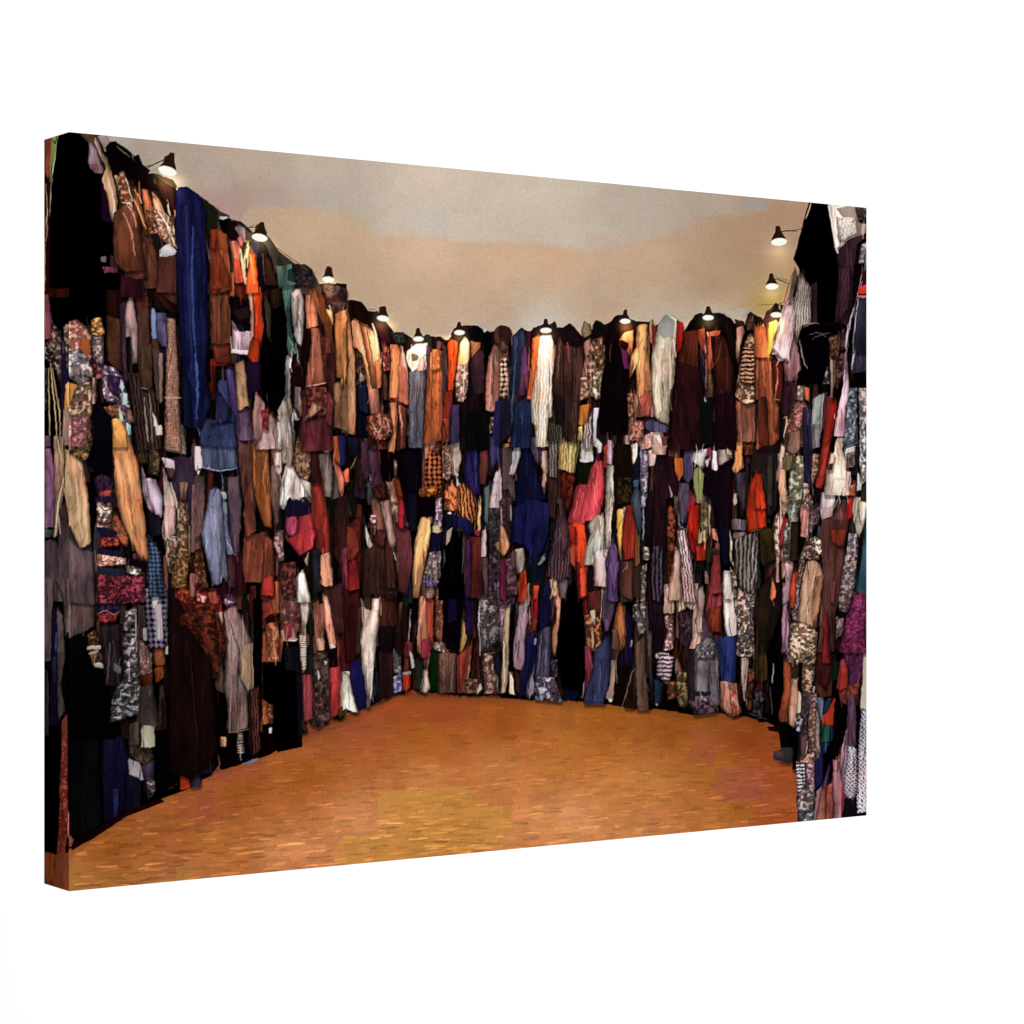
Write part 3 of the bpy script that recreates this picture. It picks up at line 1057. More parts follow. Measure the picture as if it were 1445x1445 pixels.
l6 503028 68,50 72,66 70,100
l8 602c18 46,60 50,80
s 0c0806 31,44 38,34 46,28 50,34 62,34 62,44 48,42 42,44
g 140c0c 62,32 68,27 76,34 80,46 80,90 72,60 66,44
s 24140c 52,22 55,22 58,30 50,30
l10 d8a888 52,46 53,50
l7 c89878 51,56 51,66
l7 c08c60 51,72 51,100
s 0a0f0c 46,108 58,108 58,150 46,150
s a8a8b0 50,107 52,112 50,113
s 1a0812 60,104 80,104 79,150 60,150
s c0b0a0 62,26 72,26 88,22 92,28 88,34 78,34
g a08068 80,42 86,40 88,46 84,60 82,76 80,70
s 2c2018 78,34 88,36 88,40 80,40
f5 503c40,14100c 88,40 90,30 94,27 98,30 98,44 90,44
s 140e0c 98,34 102,31 104,36 102,44 98,42
s f0b090 97,38 99,44 101,48 98,48
g a06044 80,110 86,112 98,114 98,150 80,150
f5 dcae74,241410 88,54 93,46 98,52 98,60 98,90 98,112 90,116 79,106 80,98 84,76
h6 dca874,2c1410 86,60 97,62 97,96 83,92
g 7c4428 98,46 104,40 108,60 104,110 98,110
g a86030 100,38 112,38 114,60 116,84 112,140 108,150 98,150 102,110
l12 d08048 107,44 108,90
l10 7c3c1c 108,56 112,140
s 3c2014 106,34 110,26 117,22 118,30 112,38
g dc9850 104,38 110,40 110,50 106,56 102,46
s f0c840 113,36 118,34 120,38 114,56 110,58 112,46
s 282020 112,24 117,20 120,20 121,26 114,26
g 481c10 114,76 124,80 123,120 114,130
l6 e0a868 119,76 118,96 117,110
l6 e8b078 115,110 120,110
g 2c1408 116,110 124,116 122,150 110,150
g b8a0b0 126,20 131,8 134,0 136,30 131,50 127,75 118,70 113,62 118,50
l8 b8a0a8 121,70 118,78
g c8b0b0 134,-10 138,-4 134,10 128,24
g 84605c 131,44 136,50 140,74 138,88 130,94 126,92 127,76
v4 9c9090,544c4c 136,4 150,-4 150,40 140,60 133,40
s 100c0c 140,46 150,38 150,96 138,96 140,80
l10 a0887c 138,54 140,68 145,74
f4 c8b8a0,4c3830 138,98 145,98 145,114 136,110
s 241418 124,94 138,96 134,112 124,130
f3 a07868,402824 134,112 146,112 146,150 128,150 126,130
l8 e0b08c 126,128 129,130 126,142
@1070,915 F
q 070506 0,0 104,0 104,150 40,150 37,116 28,92 20,86 20,76 8,70 0,70
s 060406 9,14 24,14 24,64 18,74 10,66
g 342410 0,0 8,0 8,30 0,32
l10 b0c8c8 14,14 13,32
l12 484048 11,36 13,62
f4 484448,100c10 -4,40 6,42 4,66 -2,66
s 140c0c 8,74 20,74 22,80 10,78
s 060606 20,68 30,74 36,80 38,114 33,115 30,90 22,84
g 34302c 24,94 33,94 33,104 30,109 22,107 14,103 15,99
s 48383c 14,97 24,98 24,104 15,103
s 60606c 15,106 22,107 18,108
g b05028 24,10 32,16 32,40 28,70 21,70 19,64 24,40
g e8b088 32,28 37,30 38,50 35,70 34,76 29,72 29,60
g d8c8a4 37,41 41,41 41,60 36,62
k4 c0b0a4,28241c 27,0 38,0 39,20 34,20 28,10
s 2c2c20 33,14 38,16 38,28 34,28
k4 c8b8a4,241c18 40,-4 54,-4 53,24 50,44 44,46 41,30
s 0c0808 38,0 42,0 41,44 38,40
f4 484450,241c24 41,40 50,42 46,70 46,110 40,110 39,80
s d0b0a8 52,36 54,36 53,43 51,42
f3 a89098,382830 47,44 56,42 56,56 48,56
f3 b8a890,443828 48,56 55,56 56,80 60,110 50,114 46,90
t 8c7c74 54,58 58,60 59,106 54,90
f4 c8bcc4,282028 34,66 42,66 40,80 36,78
g 4c3840 40,84 46,80 46,104 40,104
l8 d8b898 46,88 45,102
f4 c0a898,3c2c24 38,104 54,96 56,108 40,112
f3 a8909c,3c2434 44,108 57,108 56,140 50,150 44,144
h5 e8e4e8,4c4048 38,108 44,108 44,150 38,150
g 4c2820 54,-6 72,-6 71,30 69,45 60,48 54,40
g 401818 56,-6 70,-6 70,20 64,40 55,30
g 5c6488 56,46 62,46 63,58 59,70 56,60
g 183060 64,48 70,46 66,60 60,62
s c43818 60,64 66,60 71,46 73,48 71,73 61,72
s b05878 60,66 62,65 62,70
g 0e5444 60,73 69,73 68,88 60,90
g 181868 60,90 70,90 68,130 62,140 58,130 58,104
g 1c1c40 69,74 72,74 71,100 69,110
s 080606 72,50 85,54 84,74 76,96 68,126 68,100 72,80
s 0c2410 71,12 76,12 76,28 70,32
s 8c2c38 78,10 84,10 84,34 80,40 74,38 76,26
g c03820 78,18 85,18 84,42 76,40
f3 5c2c58,38183c 77,-4 102,-4 98,30 92,46 86,40 84,16
f4 7c3020,38141c 76,40 97,30 96,54 86,56 78,50
g 6c4868 86,44 92,44 94,70 93,96 91,130 84,96 85,60
g a87884 83,76 85,74 84,100 80,130 76,150 62,150 70,124
l8 e0a89c 83,78 74,118 66,144
g c090a4 84,84 88,110 91,140 86,150 78,150 78,120
l10 9c94d8 83,92 82,114
l8 ffb0b8 80,124 79,140
s d8ccb0 100,0 104,0 104,60 97,58 98,40
d6 d8c8d8,14101c 98,56 104,60 104,150 91,150 94,110
s 060406 93,56 97,54 95,90 92,116
@1080,1020 F
q 0a0608 34,10 104,10 104,100 30,100
h5 e8e0e8,40303c 29,36 34,40 36,66 30,66
f4 a89cac,201824 29,70 40,60 45,80 46,96.0 32,96.0
f4 a0a0b0,141828 38,56 46,58 47,96.0 32,97.0 30,72
g 1c1860 47,36 55,30 53,60 48,66 46,56
s 0a0a1c 45,64 52,58 49,74
s 060404 55,30 66,12 60,40 54,60
s a07c88 48,66 53,60 50,96.0 46,96.0
g b8705c 60,44 62,40 58,56 57,96.0 46,97.0 52,66
g c07880 64,34 70,36 74,60 74,94.0 64,95.0 64,60
f3 7c3028,a06050 58,60 64,56 64,95.0 57,96.0
g 8c3034 72,60 77,60 76,80 72,94.0
d6 c8bcc8,181420 78,20 87,24 87,62 84,73 76,70 74,66
s 101014 75,72 87,70 87,94.0 73,94.0
@1070,700 F
q 0a0608 0,0 104,0 104,150 0,150
g c43410 -4,-4 6,-4 8,28 0,31
g 2c2410 0,32 14,30 16,60 4,66
g 1c1410 0,90 22,60 22,110 8,150 0,150
s 281c10 0,106 8,106 8,122 0,124
g d07848 13,74 17,90 16,97 12,100 11,96
f4 b0a098,44302c 15,20 20,14 21,60 18,70 16,50
g c89880 20,0 26,0 26,14 24,40 21,50
f4 c8a488,4c3c30 21,0 30,0 28,14 22,20
g a82c38 24,20 28,22 26,42 20,52 20,40
f4 b0a890,3c2c20 26,24 31,26 30,56 28,66 23,62 23,46
f5 c0c4ac,404438 30,0 44,0 38,16 38,24 29,25 28,16
g 241c14 31,26 39,25 38,61 29,61 30,40
s 080606 38,16 44,40 44,48 38,60
g c89aa8 24,62 33,66 30,90 29,100 23,105 23,88 28,78
g b0809c 24,104 28,100 24,144 23,150 22,130
l6 e0a0b8 28,122 26,150
g c0948c 17,64 20,64 20,82 17,82
g b84818 33,72 37,74 37,108 30,106 30,90
g d89084 44,-4 50,0 49,20 46,40 40,38 41,20
f3 8c8090,241c24 50,2 58,6 58,22 50,36 46,50 48,20
f2 a8a088,201c14 42,50 50,44 44,64 40,90 37,118 34,116 36,80
f3 a09c8c,201810 46,40 56,38 58,60 48,60 42,56
f4 d0c4b8,201818 53,38 60,42 61,56 54,54
g b4946c 46,62 52,60 58,64 62,76 60,96 55,126 46,122 37,118 40,90
l12 d8bc94 54,70 50,90
g 9c7048 54,76 62,76 58,110 52,126 50,110
k4 c4b8a4,2c241c 34,118 50,122 56,130 54,150 28,150 30,130
f3 a09098,402830 36,80 40,80 37,118 32,118 34,100
g e0ccc8 60,-4 74,-4 72,10 70,14 58,14
g b8a0a4 59,12 72,10 70,22 60,23
l6 c8b0b0 76,2 70,14
g 50302c 60,22 72,18 78,4 86,0 86,24 82,50 78,90 74,110 72,150 56,150 60,110 62,76 60,50
g 682414 68,32 84,32 80,50 70,44
l8 2c1410 73,44 72,80
g 5c2c34 70,80 74,80 72,104 68,100
l8 703c3c 60,100 58,140
g 6c1c1c 62,110 66,110 68,150 60,150
s b81c1c 84,4 89,-4 89,20 83,22
s 283030 87,24 92,30 90,36 86,30
g e4d4b8 90,0 103,2 102,20 97,42 94,36 91,24 89,14
g 18506c 103,14 104,12 104,94 92,92 96,70 99,50
f4 9c98a0,302830 86,34 94,36 95,50 92,80 86,110 78,112 76,100 80,70 84,50
f3 50303c,28101c 90,90 104,92 104,110 84,108
f3 7c2c60,401430 90,94 104,94 104,150 76,150 82,120
f4 a090a0,302830 74,114 82,114 80,130 74,136
s 0c0c0c 76,108 83,110 82,116 76,116
s 140c08 96,38 100,30 98,56 94,80 94,50
@1070,485 F
q 0a0608 0,0 104,0 104,150 0,150
g 8c4c24 0,0 12,4 16,30 20,60 20,90 14,98 0,96
l14 c07838 3,0 6,40
l14 b06c38 10,6 12,60
g 4c2018 0,50 8,50 10,96 0,94
g 481c10 12,14 24,18 22,60 14,50
l6 e8b078 18,22 17,40 15,52
l6 e8b078 14,53 20,53
g 6c3c28 14,60 20,60 18,84 14,80
s 1c1010 0,98 20,94 20,104 0,104
s 20181c 2,104 18,104 18,150 6,150
g 34342c 8,106 14,106 14,150 8,144
g c43410 -2,122 3,124 8,150 -4,150
g b8a0b0 10,-2 30,-4 29,14 27,18 20,16 15,10
l8 b8a0a8 21,14 17,21
g 84605c 29,4 36,-4 38,14 39,26 36,34 26,38 25,34
s 0e0a0a 36,-4 56,-4 52,40 36,40 38,20
l8 b0a090 37,0 40,12 46,20
g 301820 24,36 36,36 36,50 28,70 22,66
f4 c0b8a0,4c3c30 37,40 44,40 43,54 37,54
g d06830 44,40 49,42 48,56 44,52
f3 a8806c,442c28 36,56 46,58 46,68 40,80 36,90 28,90 27,82 32,70
l10 e8bc98 24,70 27,68 27,76 24,88
g 9c7460 28,84 40,82 40,100 32,106 26,100 28,92
g e0c4a0 22,94 26,98 22,120 19,131 16,131 18,116
g 6c5c38 22,108 33,106 32,118 24,122
g d8a878 20,118 26,120 28,150 22,150 19,136
f5 b8bca4,383c30 34,106 42,106 43,130 40,150 28,150 30,124
g 1c1830 42,60 50,62 50,140 44,132 42,100
g a0a098 52,52 58,48 63,46 60,70 59,84 58,99 51,100 50,76
g 8c8490 51,76 59,76 58,99 51,99
l9 6c4848 64,46 61,80
l8 b0a4a4 62,50 58,90
g 8c2c28 64,50 70,50 66,90 60,104
g 8c2010 68,56 70,50 74,52 75,70 70,90 66,120 60,138 56,136 58,110 62,90
g 942c20 60,100 70,86 64,124 60,138 54,136 57,116
f3 a88070,4c2c24 51,104 58,104 57,120 52,134 50,120
l8 c0a090 53,106 50,130 52,144
f4 786c54,2c241c 67,-4 78,-4 74,16 68,16
l10 c8bca8 68,4 68,14
g a88c78 69,16 76,16 74,34 70,48 68,40
s b8bcb0 68,26 69,26 69,55 68,50
f4 6c4c44,1c1014 74,4 82,-4 82,26 76,40 72,48
s 140c0c 60,24 68,30 68,40 60,46
f4 8c8488,1c1014 59,22 66,22 67,38 61,38
g e0b4c4 83,-4 85,26 86,50 83,60 82,88 72,88 74,70 77,54 80,40
l8 f0d0dc 82,24 78,56 74,84
s d8d4e4 82,-2 86,-2 85,4
l10 c0c0e8 92,-2 88,24
s 0c0c14 85,4 88,0 87,24 85,24
g 2c2c44 91,-4 104,-4 104,26 98,30 91,28
l6 585c80 95,0 97,18
s 060606 88,28 104,26 104,42 88,40
f4 a8b4b8,2c343c 86,42 94,42 94,70 92,92 82,100 82,80 84,60
f4 b8c0c0,30343c 95,42 104,42 104,90 100,130 96,120 96,80
f4 c8c8cc,303438 96,90 104,88 104,130 98,134 96,110
l6 88b0ac 80,100 94,93
s 040404 79,102 92,96 94,100 84,104
g dcc8b0 76,88 83,90 80,100 84,110 84,120 88,122 88,144 62,144 64,120 70,100
g d8d0c8 82,100 92,96 92,112 84,118
f4 8c8c84,302c2c 84,104 92,102 92,116 84,118
s 080404 70,90 74,92 72,104 69,104
g e8b8a8 69,102 72,106 70,120 65,120
s 50201c 67,114 71,113 70,120 66,120
f4 c89070,8c4020 86,136 92,132 92,144 86,144
s c8d0d4 94,122 98,128 98,138 93,140
s 302420 98,136 104,132 104,150 96,150
f3 b8a8a8,302428 42,132 48,132 48,150 42,150
g 1c1010 52,138 60,138 58,150 52,150
@1070,270 F
q 0a0608 50,90 104,60 104,150 30,150
s 040405 49,5 67,8 70,40 74,60 96,40 104,40 104,150 30,150 49,90 34,66 33,64
s 020202 51,8 66,10 70,34 73,56 76,62 82,66 76,130 54,125 56,90 44,80 38,70 34,66 40,48 44,34
g 2c1820 50,88 56,84 56,126 50,124
g a08870 34,70 36,78 34,92 33,106 24,134 20,130 28,104 31,86
l6 5c3c2c 34,72 28,90 22,114
l10 e8d0b0 50,10 45,26
g e0d0c0 66,11 86,12 94,20 97,42 84,48 76,56 75,60 72,52 69,32
l14 f4ece0 67,14 71,40 75,58
s a89888 74,16 92,14 96,30 80,24
t c8bcac 74,24 92,24 95,40 82,46 76,46
f4 8c8078,1c1818 92,14 103,15 103,30 94,26
s 100c0c 94,28 103,26 103,31 98,31
g 8c7c70 96,32 103,31 102,40 97,43
g 301c28 78,54 86,46 96,42 102,42 100,56 94,90 86,120 84,130 72,128 74,100 76,74 74,62
l20 482c3c 84,50 84,80 78,100
v4 3c2434,281820 76,74 88,70 86,110 76,126
s 0c080c 94,50 102,44 96,80 88,110 90,80
f3 b8b0b4,4c4448 98,50 103,48 100,68 95,68
l7 e8a098 99,72 94,100 88,118
l7 a0b8b8 102,54 101,76 97,90
s 300810 99,78 103,72 103,88 99,86
s d83434 96,90 103,88 103,96 98,98 94,96
s c86c60 94,99 103,98 103,102 95,101
g 28283c 95,104 103,100 103,150 90,150 92,124
l10 b8b8d0 95,102 92,120 90,144
l9 d0c8e0 90,110 86,130 84,150
s c8a8b8 88,116 90,114 86,130 84,150 82,140
g b8a0b0 24,106 34,100 36,110 32,128 30,150 13,150 18,130
v3 b0a49c,645c5c 40,77 44,82 46,88 50,90 50,124 42,128 38,140 34,150 32,120 34,100
s 1a1010 39,78 37,88 35,100 32,100 34,90 37,80
s 0c0606 42,128 50,124 80,124 84,128 82,150 38,150 39,138
l8 b0a4a0 44,125 56,125
l5 7c5470 54,136 58,130 66,128
l5 7c5470 56,140 64,136 70,130
l5 7c5470 62,128 63,138
l4 8c8080 58,144 70,138
f4 503830,18100c 70,132 82,130 82,150 66,150
s 2c1c14 18,36 20,35 21,40 24,43 24,45 14,44 16,40
l5 3c2c20 22,38 32,37 41,35
s 2c2014 11,79 14,80 16,84 18,87 8,87 10,84
l5 50401c 14,80 28,84
l4 604c2c 0,107 18,107
s 3c2014 4,124 8,114 14,110 19,110 20,116 12,124 8,134
s 1c140c 0,118 4,120 4,130 0,130
g c87030 -4,128 8,128 12,150 -4,150
s f0c840 10,124 16,122 17,130 12,150 9,150
@0,0 F 1
g 0e1048 248,270 262,264 280,275 290,300 292,400 294,480 291,530 298,570 284,604 262,604 256,500 250,400 247,320
l24 18246c 262,290 266,400 270,520
l20 2444a0 272,320 270,400 274,480 278,530
l20 2c58b8 274,500 279,540 276,590
l16 060830 256,290 258,420 262,560
l16 060830 284,290 284,420
g 0a0e2c 258,520 268,540 272,604 260,600
@0,0 F 1
f3 a06848,30180c 520,588 536,580 552,588 556,606 546,620 528,620 516,606
l10 e0c898 524,596 532,612 540,600
l8 d8c0a0 544,590 550,600 546,612
l12 c89878 534,586 538,600
g c8b8a8 392,580 404,556 410,590 414,640 410,690 402,640
g d8ccc0 396,690 408,650 420,670 432,690 438,710 428,700 418,712 408,700 400,720 394,712
s 12102c 402,716 418,704 436,712 438,726 404,730
g 5c3420 160,300 176,286 196,300 206,380 176,384 160,370
l14 c89868 174,300 184,320 190,360
l10 7c4828 168,320 170,370
l10 e8d8c0 178,288 188,300 192,320
f3 c0a890,38281c 214,292 232,300 246,330 250,352 236,346 222,330
s c8ccd0 226,352 238,344 250,356 232,362
l14 f8f0d8 222,296 236,316 246,345
g 84606a 1119,462 1128,500 1130,522 1118,536 1109,541 1106,512
g b8a4b4 1117,420 1122,440 1120,472 1112,511 1102,505 1088,491 1098,466 1104,440
l8 8c7880 1112,440 1106,490
s 060406 1126,486 1130,466 1137,459 1153,455 1176,460 1190,462 1184,480 1172,500 1160,542 1126,542 1130,520
l8 b0a098 1128,480 1134,512 1140,520
l7 9c8c88 1134,461 1146,455 1156,456
l6 7c6074 1142,472 1156,468 1166,476
l6 7c6074 1146,478 1158,472 1172,470
f3 5c4838,1c120c 1170,476 1186,470 1184,500 1176,510 1170,500
g e4c8a0 1171,506 1176,508 1175,560 1172,566
f5 5c2c18,1c0a08 250,870 300,850 322,900 306,960 270,950
g 1c0c0c 236,900 262,880 296,930 310,1060 270,1100 238,1090
l10 3c1c18 268,920 280,1060
l10 141018 140,712 148,722 156,716 164,726
l10 141018 138,736 150,740 162,734
l8 2c1418 138,788 146,794 154,787 162,795 172,788
l8 141018 180,806 188,812 196,806
l8 2c1418 138,840 146,847 154,839 162,848 170,840
l8 d88c70 138,866 150,860 160,868 168,862
"""
WORLD = 1.12; LAMP = 75.0; KD = 0.73; SIDEK = 1.05
rng = np.random.default_rng(7)
S = 1.5
X0, Y0, X1, Y1 = 58.0, 182.0, 1228.0, 1262.0
BW, BH = int((X1 - X0) * S), int((Y1 - Y0) * S)
img = np.zeros((BH, BW, 3), np.float32)

def hexc(h):
    return np.array([int(h[i:i + 2], 16) / 255.0 for i in (0, 2, 4)], np.float32)

def resize(a, h, w):
    ys = np.linspace(0, a.shape[0] - 1.001, h); xs = np.linspace(0, a.shape[1] - 1.001, w)
    yi = ys.astype(int); xi = xs.astype(int); fy = (ys - yi)[:, None]; fx = (xs - xi)[None]
    fy = fy * fy * (3 - 2 * fy); fx = fx * fx * (3 - 2 * fx)
    p = a[yi][:, xi]; q = a[yi][:, xi + 1]; r = a[yi + 1][:, xi]; s = a[yi + 1][:, xi + 1]
    return ((p * (1 - fx) + q * fx) * (1 - fy) + (r * (1 - fx) + s * fx) * fy).astype(np.float32)

N = 1024
def noise(cx, cy, seed):
    g = np.random.default_rng(seed)
    return resize(g.uniform(-1, 1, (max(3, int(N / cy)) + 2, max(3, int(N / cx)) + 2)), N, N)

FOLD = (noise(10, 110, 1) * .8 + noise(4.5, 60, 2) * .3 + noise(20, 140, 3) * .8 + noise(30, 40, 4) * .5).astype(np.float32)
CREASE = noise(11, 90, 5); CREASE2 = noise(16, 40, 15)
BLOB = (noise(6, 6, 6) + .5 * noise(2.6, 2.6, 7)).astype(np.float32)
BLOB2 = (noise(5, 7, 8) + .5 * noise(2.2, 3, 9)).astype(np.float32)
FINE = (noise(1.6, 1.6, 10) + .6 * noise(2.6, 2.6, 11)).astype(np.float32)
PATCH = (noise(26, 34, 12)).astype(np.float32)

def samp(tex, u, v):
    u = np.mod(u, N - 2); v = np.mod(v, N - 2)
    ui = u.astype(int); vi = v.astype(int); fu = u - ui; fv = v - vi
    return (tex[vi, ui] * (1 - fu) + tex[vi, ui + 1] * fu) * (1 - fv) + (tex[vi + 1, ui] * (1 - fu) + tex[vi + 1, ui + 1] * fu) * fv

def cover(P, x0, y0, w, h):
    m = np.zeros((h, w), np.float32)
    cols = x0 + np.arange(w)[None]
    SUB = 3
    n = len(P)
    for i in range(n):
        ax, ay = P[i]; bx, by = P[(i + 1) % n]
        if abs(ay - by) < 1e-6: continue
        sg = 1.0 if by > ay else -1.0
        if by < ay: ax, ay, bx, by = bx, by, ax, ay
        r0 = max(y0, int(math.floor(ay)) - 1); r1 = min(y0 + h, int(math.ceil(by)) + 1)
        if r1 <= r0: continue
        ys = (r0 + (np.arange((r1 - r0) * SUB) + .5) / SUB)
        ok = (ys >= ay) & (ys < by)
        xc = ax + (ys - ay) * (bx - ax) / (by - ay)
        c = np.clip(cols + 1 - xc[:, None], 0, 1) * ok[:, None] * sg
        m[r0 - y0:r1 - y0] += c.reshape(r1 - r0, SUB, w).sum(1) / SUB
    return np.clip(np.abs(m), 0, 1)

def blur(a, r):
    r = int(max(1, r)); k = 2 * r + 1
    for ax in (0, 1):
        pad = [(0, 0)] * a.ndim; pad[ax] = (r + 1, r)
        c = np.cumsum(np.pad(a, pad, mode='edge'), axis=ax, dtype=np.float64)
        sl1 = [slice(None)] * a.ndim; sl0 = [slice(None)] * a.ndim
        sl1[ax] = slice(k, None); sl0[ax] = slice(0, -k)
        a = ((c[tuple(sl1)] - c[tuple(sl0)]) / k).astype(np.float32)
    return a

def blur1(a, r):
    k = 2 * r + 1
    c = np.cumsum(np.pad(a, [(0, 0), (r + 1, r)], mode='edge'), axis=1, dtype=np.float64)
    return ((c[:, k:] - c[:, :-k]) / k).astype(np.float32)

def chaikin(P):
    out = []; n = len(P)
    for i in range(n):
        a = P[i]; b = P[(i + 1) % n]; L = np.hypot(*(b - a)) + 1e-6
        k = min(.2, 1.5 / L)
        out += [a * (1 - k) + b * k, a * k + b * (1 - k)]
    return np.array(out)

def paint(P, style, num, c1, c2, side, amp=1.0):
    """P: (n,2) in photograph pixels."""
    P = (np.asarray(P, float) - (X0, Y0)) * S
    if style != 'q': P = chaikin(P)
    P = P + rng.normal(0, .25, P.shape)
    lim = (98.0 - X0) * S
    x0 = max(0, int(P[:, 0].min()) - 3); x1 = min(BW, int(P[:, 0].max()) + 4)
    y0 = max(0, int(P[:, 1].min()) - 3); y1 = min(BH, int(P[:, 1].max()) + 14)
    x1 = min(BW, x1 + 4)
    if side == 'L': x1 = min(x1, int(lim))
    elif side == 'F': x0 = max(x0, int(lim))
    if x1 - x0 < 1 or y1 - y0 < 1: return
    w, h = x1 - x0, y1 - y0
    m = cover(P, x0, y0, w, h)
    Yg, Xg = np.mgrid[y0:y1, x0:x1].astype(np.float32)
    Q = P - P.mean(0)
    # lean of the garment: fit x against y
    sh = float(np.clip((Q[:, 0] * Q[:, 1]).sum() / max(1e-3, (Q[:, 1] ** 2).sum()), -.8, .8))
    if np.ptp(P[:, 1]) < 1.2 * np.ptp(P[:, 0]): sh *= .3
    ou, ov = rng.uniform(0, 900, 2)
    cx, cy = P.mean(0)
    wav = samp(PATCH, Xg + ou, Yg + ov) * 3
    u = (Xg - cx) - sh * (Yg - cy) + wav; v = Yg - cy
    col = np.empty((h, w, 3), np.float32); col[:] = c1
    lum = float(c1.max())
    per = (num or 4) * S
    if style == 'f' or style == 'k':
        sc = 5.0 / max(1.5, per * .82)
        tn = np.array([(1.06, .97, .9), (1.06, .93, .95), (.95, 1., 1.06), (1.05, 1.0, .88)][int(rng.integers(4))], np.float32)
        c1 = np.clip(c1 * tn * 1.06, 0, 1); c3 = hexc(['a06048', '8c5a6c', '4c5c80', 'a88848', '70403c'][int(rng.integers(5))])
        b = samp(BLOB, (u + ou) * sc * 1.0, (v + ov) * sc * (1.0 if style == 'f' else 1.5))
        b2 = samp(BLOB2, (u + ov) * sc, (v + ou) * sc)
        ln_ = np.clip(np.abs(b) * 2.6 - .12, 0, 1)
        t = (np.clip(b * .9 + .72, 0, 1) * (.25 + .75 * ln_))[..., None]
        col = c1 * t + c2 * (1 - t)
        t2 = np.clip(b2 * 3.0 - 1.0, 0, 1)[..., None]
        mix = (c1 + c2) * .5 * np.array([1.12, .9, .88], np.float32)
        mix = (mix + c3 * max(.5, float(c1.mean()))) * .5 + .03
        col = col * (1 - .6 * t2) + mix * .6 * t2
        hl = np.clip(b2 * -3 - 1.3, 0, 1)[..., None]
        col = col * (1 - .35 * hl) + np.clip(c1 * 1.15, 0, 1) * .35 * hl
        sh_amp = .5
    elif style == 't':
        b = samp(FINE, Xg + ou, Yg + ov)[..., None]
        col = col * (1 + .28 * b); sh_amp = .5
    elif style in 'hvpPd':
        wob = samp(BLOB, u + ou, v + ov) * 1.3
        if style == 'h': t = np.sin(2 * np.pi * (v + wob + ou) / per) * 1.8 + .5
        elif style == 'v': t = np.sin(2 * np.pi * (u + wob + ou) / per) * 1.6 + .5
        elif style == 'd':
            t = np.sin(2 * np.pi * (u + wob) / per) * np.sin(2 * np.pi * (v + wob * 2) / per) * -3.2 + 1.7
        else:
            a = np.sin(2 * np.pi * (u + wob) / per); c = np.sin(2 * np.pi * (v + wob) / per)
            t = (a + c) * .9 + .45
        t = np.clip(t, 0, 1)[..., None]
        col = c1 * t + c2 * (1 - t); sh_amp = .5
    elif style == 's' or style == 'q':
        sh_amp = .16 if lum > .12 else .25
    else:
        sh_amp = 1.0
    f = samp(FOLD, u + ou, v + ov)
    shade = .96 + np.tanh(f) * .27 * sh_amp * amp
    gr = (v / max(4.0, float(np.ptp(P[:, 1])))) * float(rng.uniform(-.30, .12)); shade = shade * (1 + gr)
    if style in 'gfktvhpP':
        cr = np.clip((np.abs(samp(CREASE, u + ov, v + ou)) - .0) / .3, 0, 1)
        cr2 = np.clip((np.abs(samp(CREASE2, u + ov, v + ou)) - .0) / .2, 0, 1)
        k = .20 if style == 'g' else .12
        shade *= (1 - k * (1 - cr)) * (1 - k * .8 * (1 - cr2))
        rid = np.clip(samp(CREASE, u + ov + 2.2, v + ou) * 3 - 1.35, 0, 1)
        shade *= 1 + .12 * rid
        shade *= 1 + .10 * samp(PATCH, Xg * 1.3 + ov, Yg + ou)
    r = int(np.clip(w * .2, 2, 11))
    e = np.clip((blur1(m, r) - .5) * 2, 0, 1)
    edge = (.50 + .58 * np.sin(np.clip(e * 1.25, 0, 1) * np.pi / 2)) if style in 'gfktvhpPd' else (.9 + .1 * e)
    shade = shade * edge
    # hue wander
    hw = samp(PATCH, Xg * .7 + ou * 1.3, Yg * .7 + ov)[..., None] * np.array([.05, -.02, -.05], np.float32)
    if style == 's': hw = hw * .4
    col = col * shade[..., None] * (1 + hw)
    if style in 'gfk' and rng.random() < .45:      # a lit rim along one side
        s_ = rng.choice((-1, 1))
        mm = np.roll(m, 2 * s_, 1); rim = np.clip(m - mm, 0, 1)
        rim = blur(rim, 1) * 1.1
        col = col * (1 + rim[..., None] * .5) + rim[..., None] * .05 * (lum > .15)
    a = m[..., None]
    d = img[y0:y1, x0:x1]
    if style in 'gfktvhpPd':  # drop shadow painted into the print, below and right of the shape
        mm = np.zeros_like(m)
        if h > 8 and w > 4: mm[6:, 2:] = m[:-6, :-2]
        halo = np.clip(blur(mm, 3) * 1.5, 0, 1)[..., None]
        d[:] = d * (1 - .42 * halo)
    d[:] = d * (1 - a) + np.clip(col, 0, 1) * a

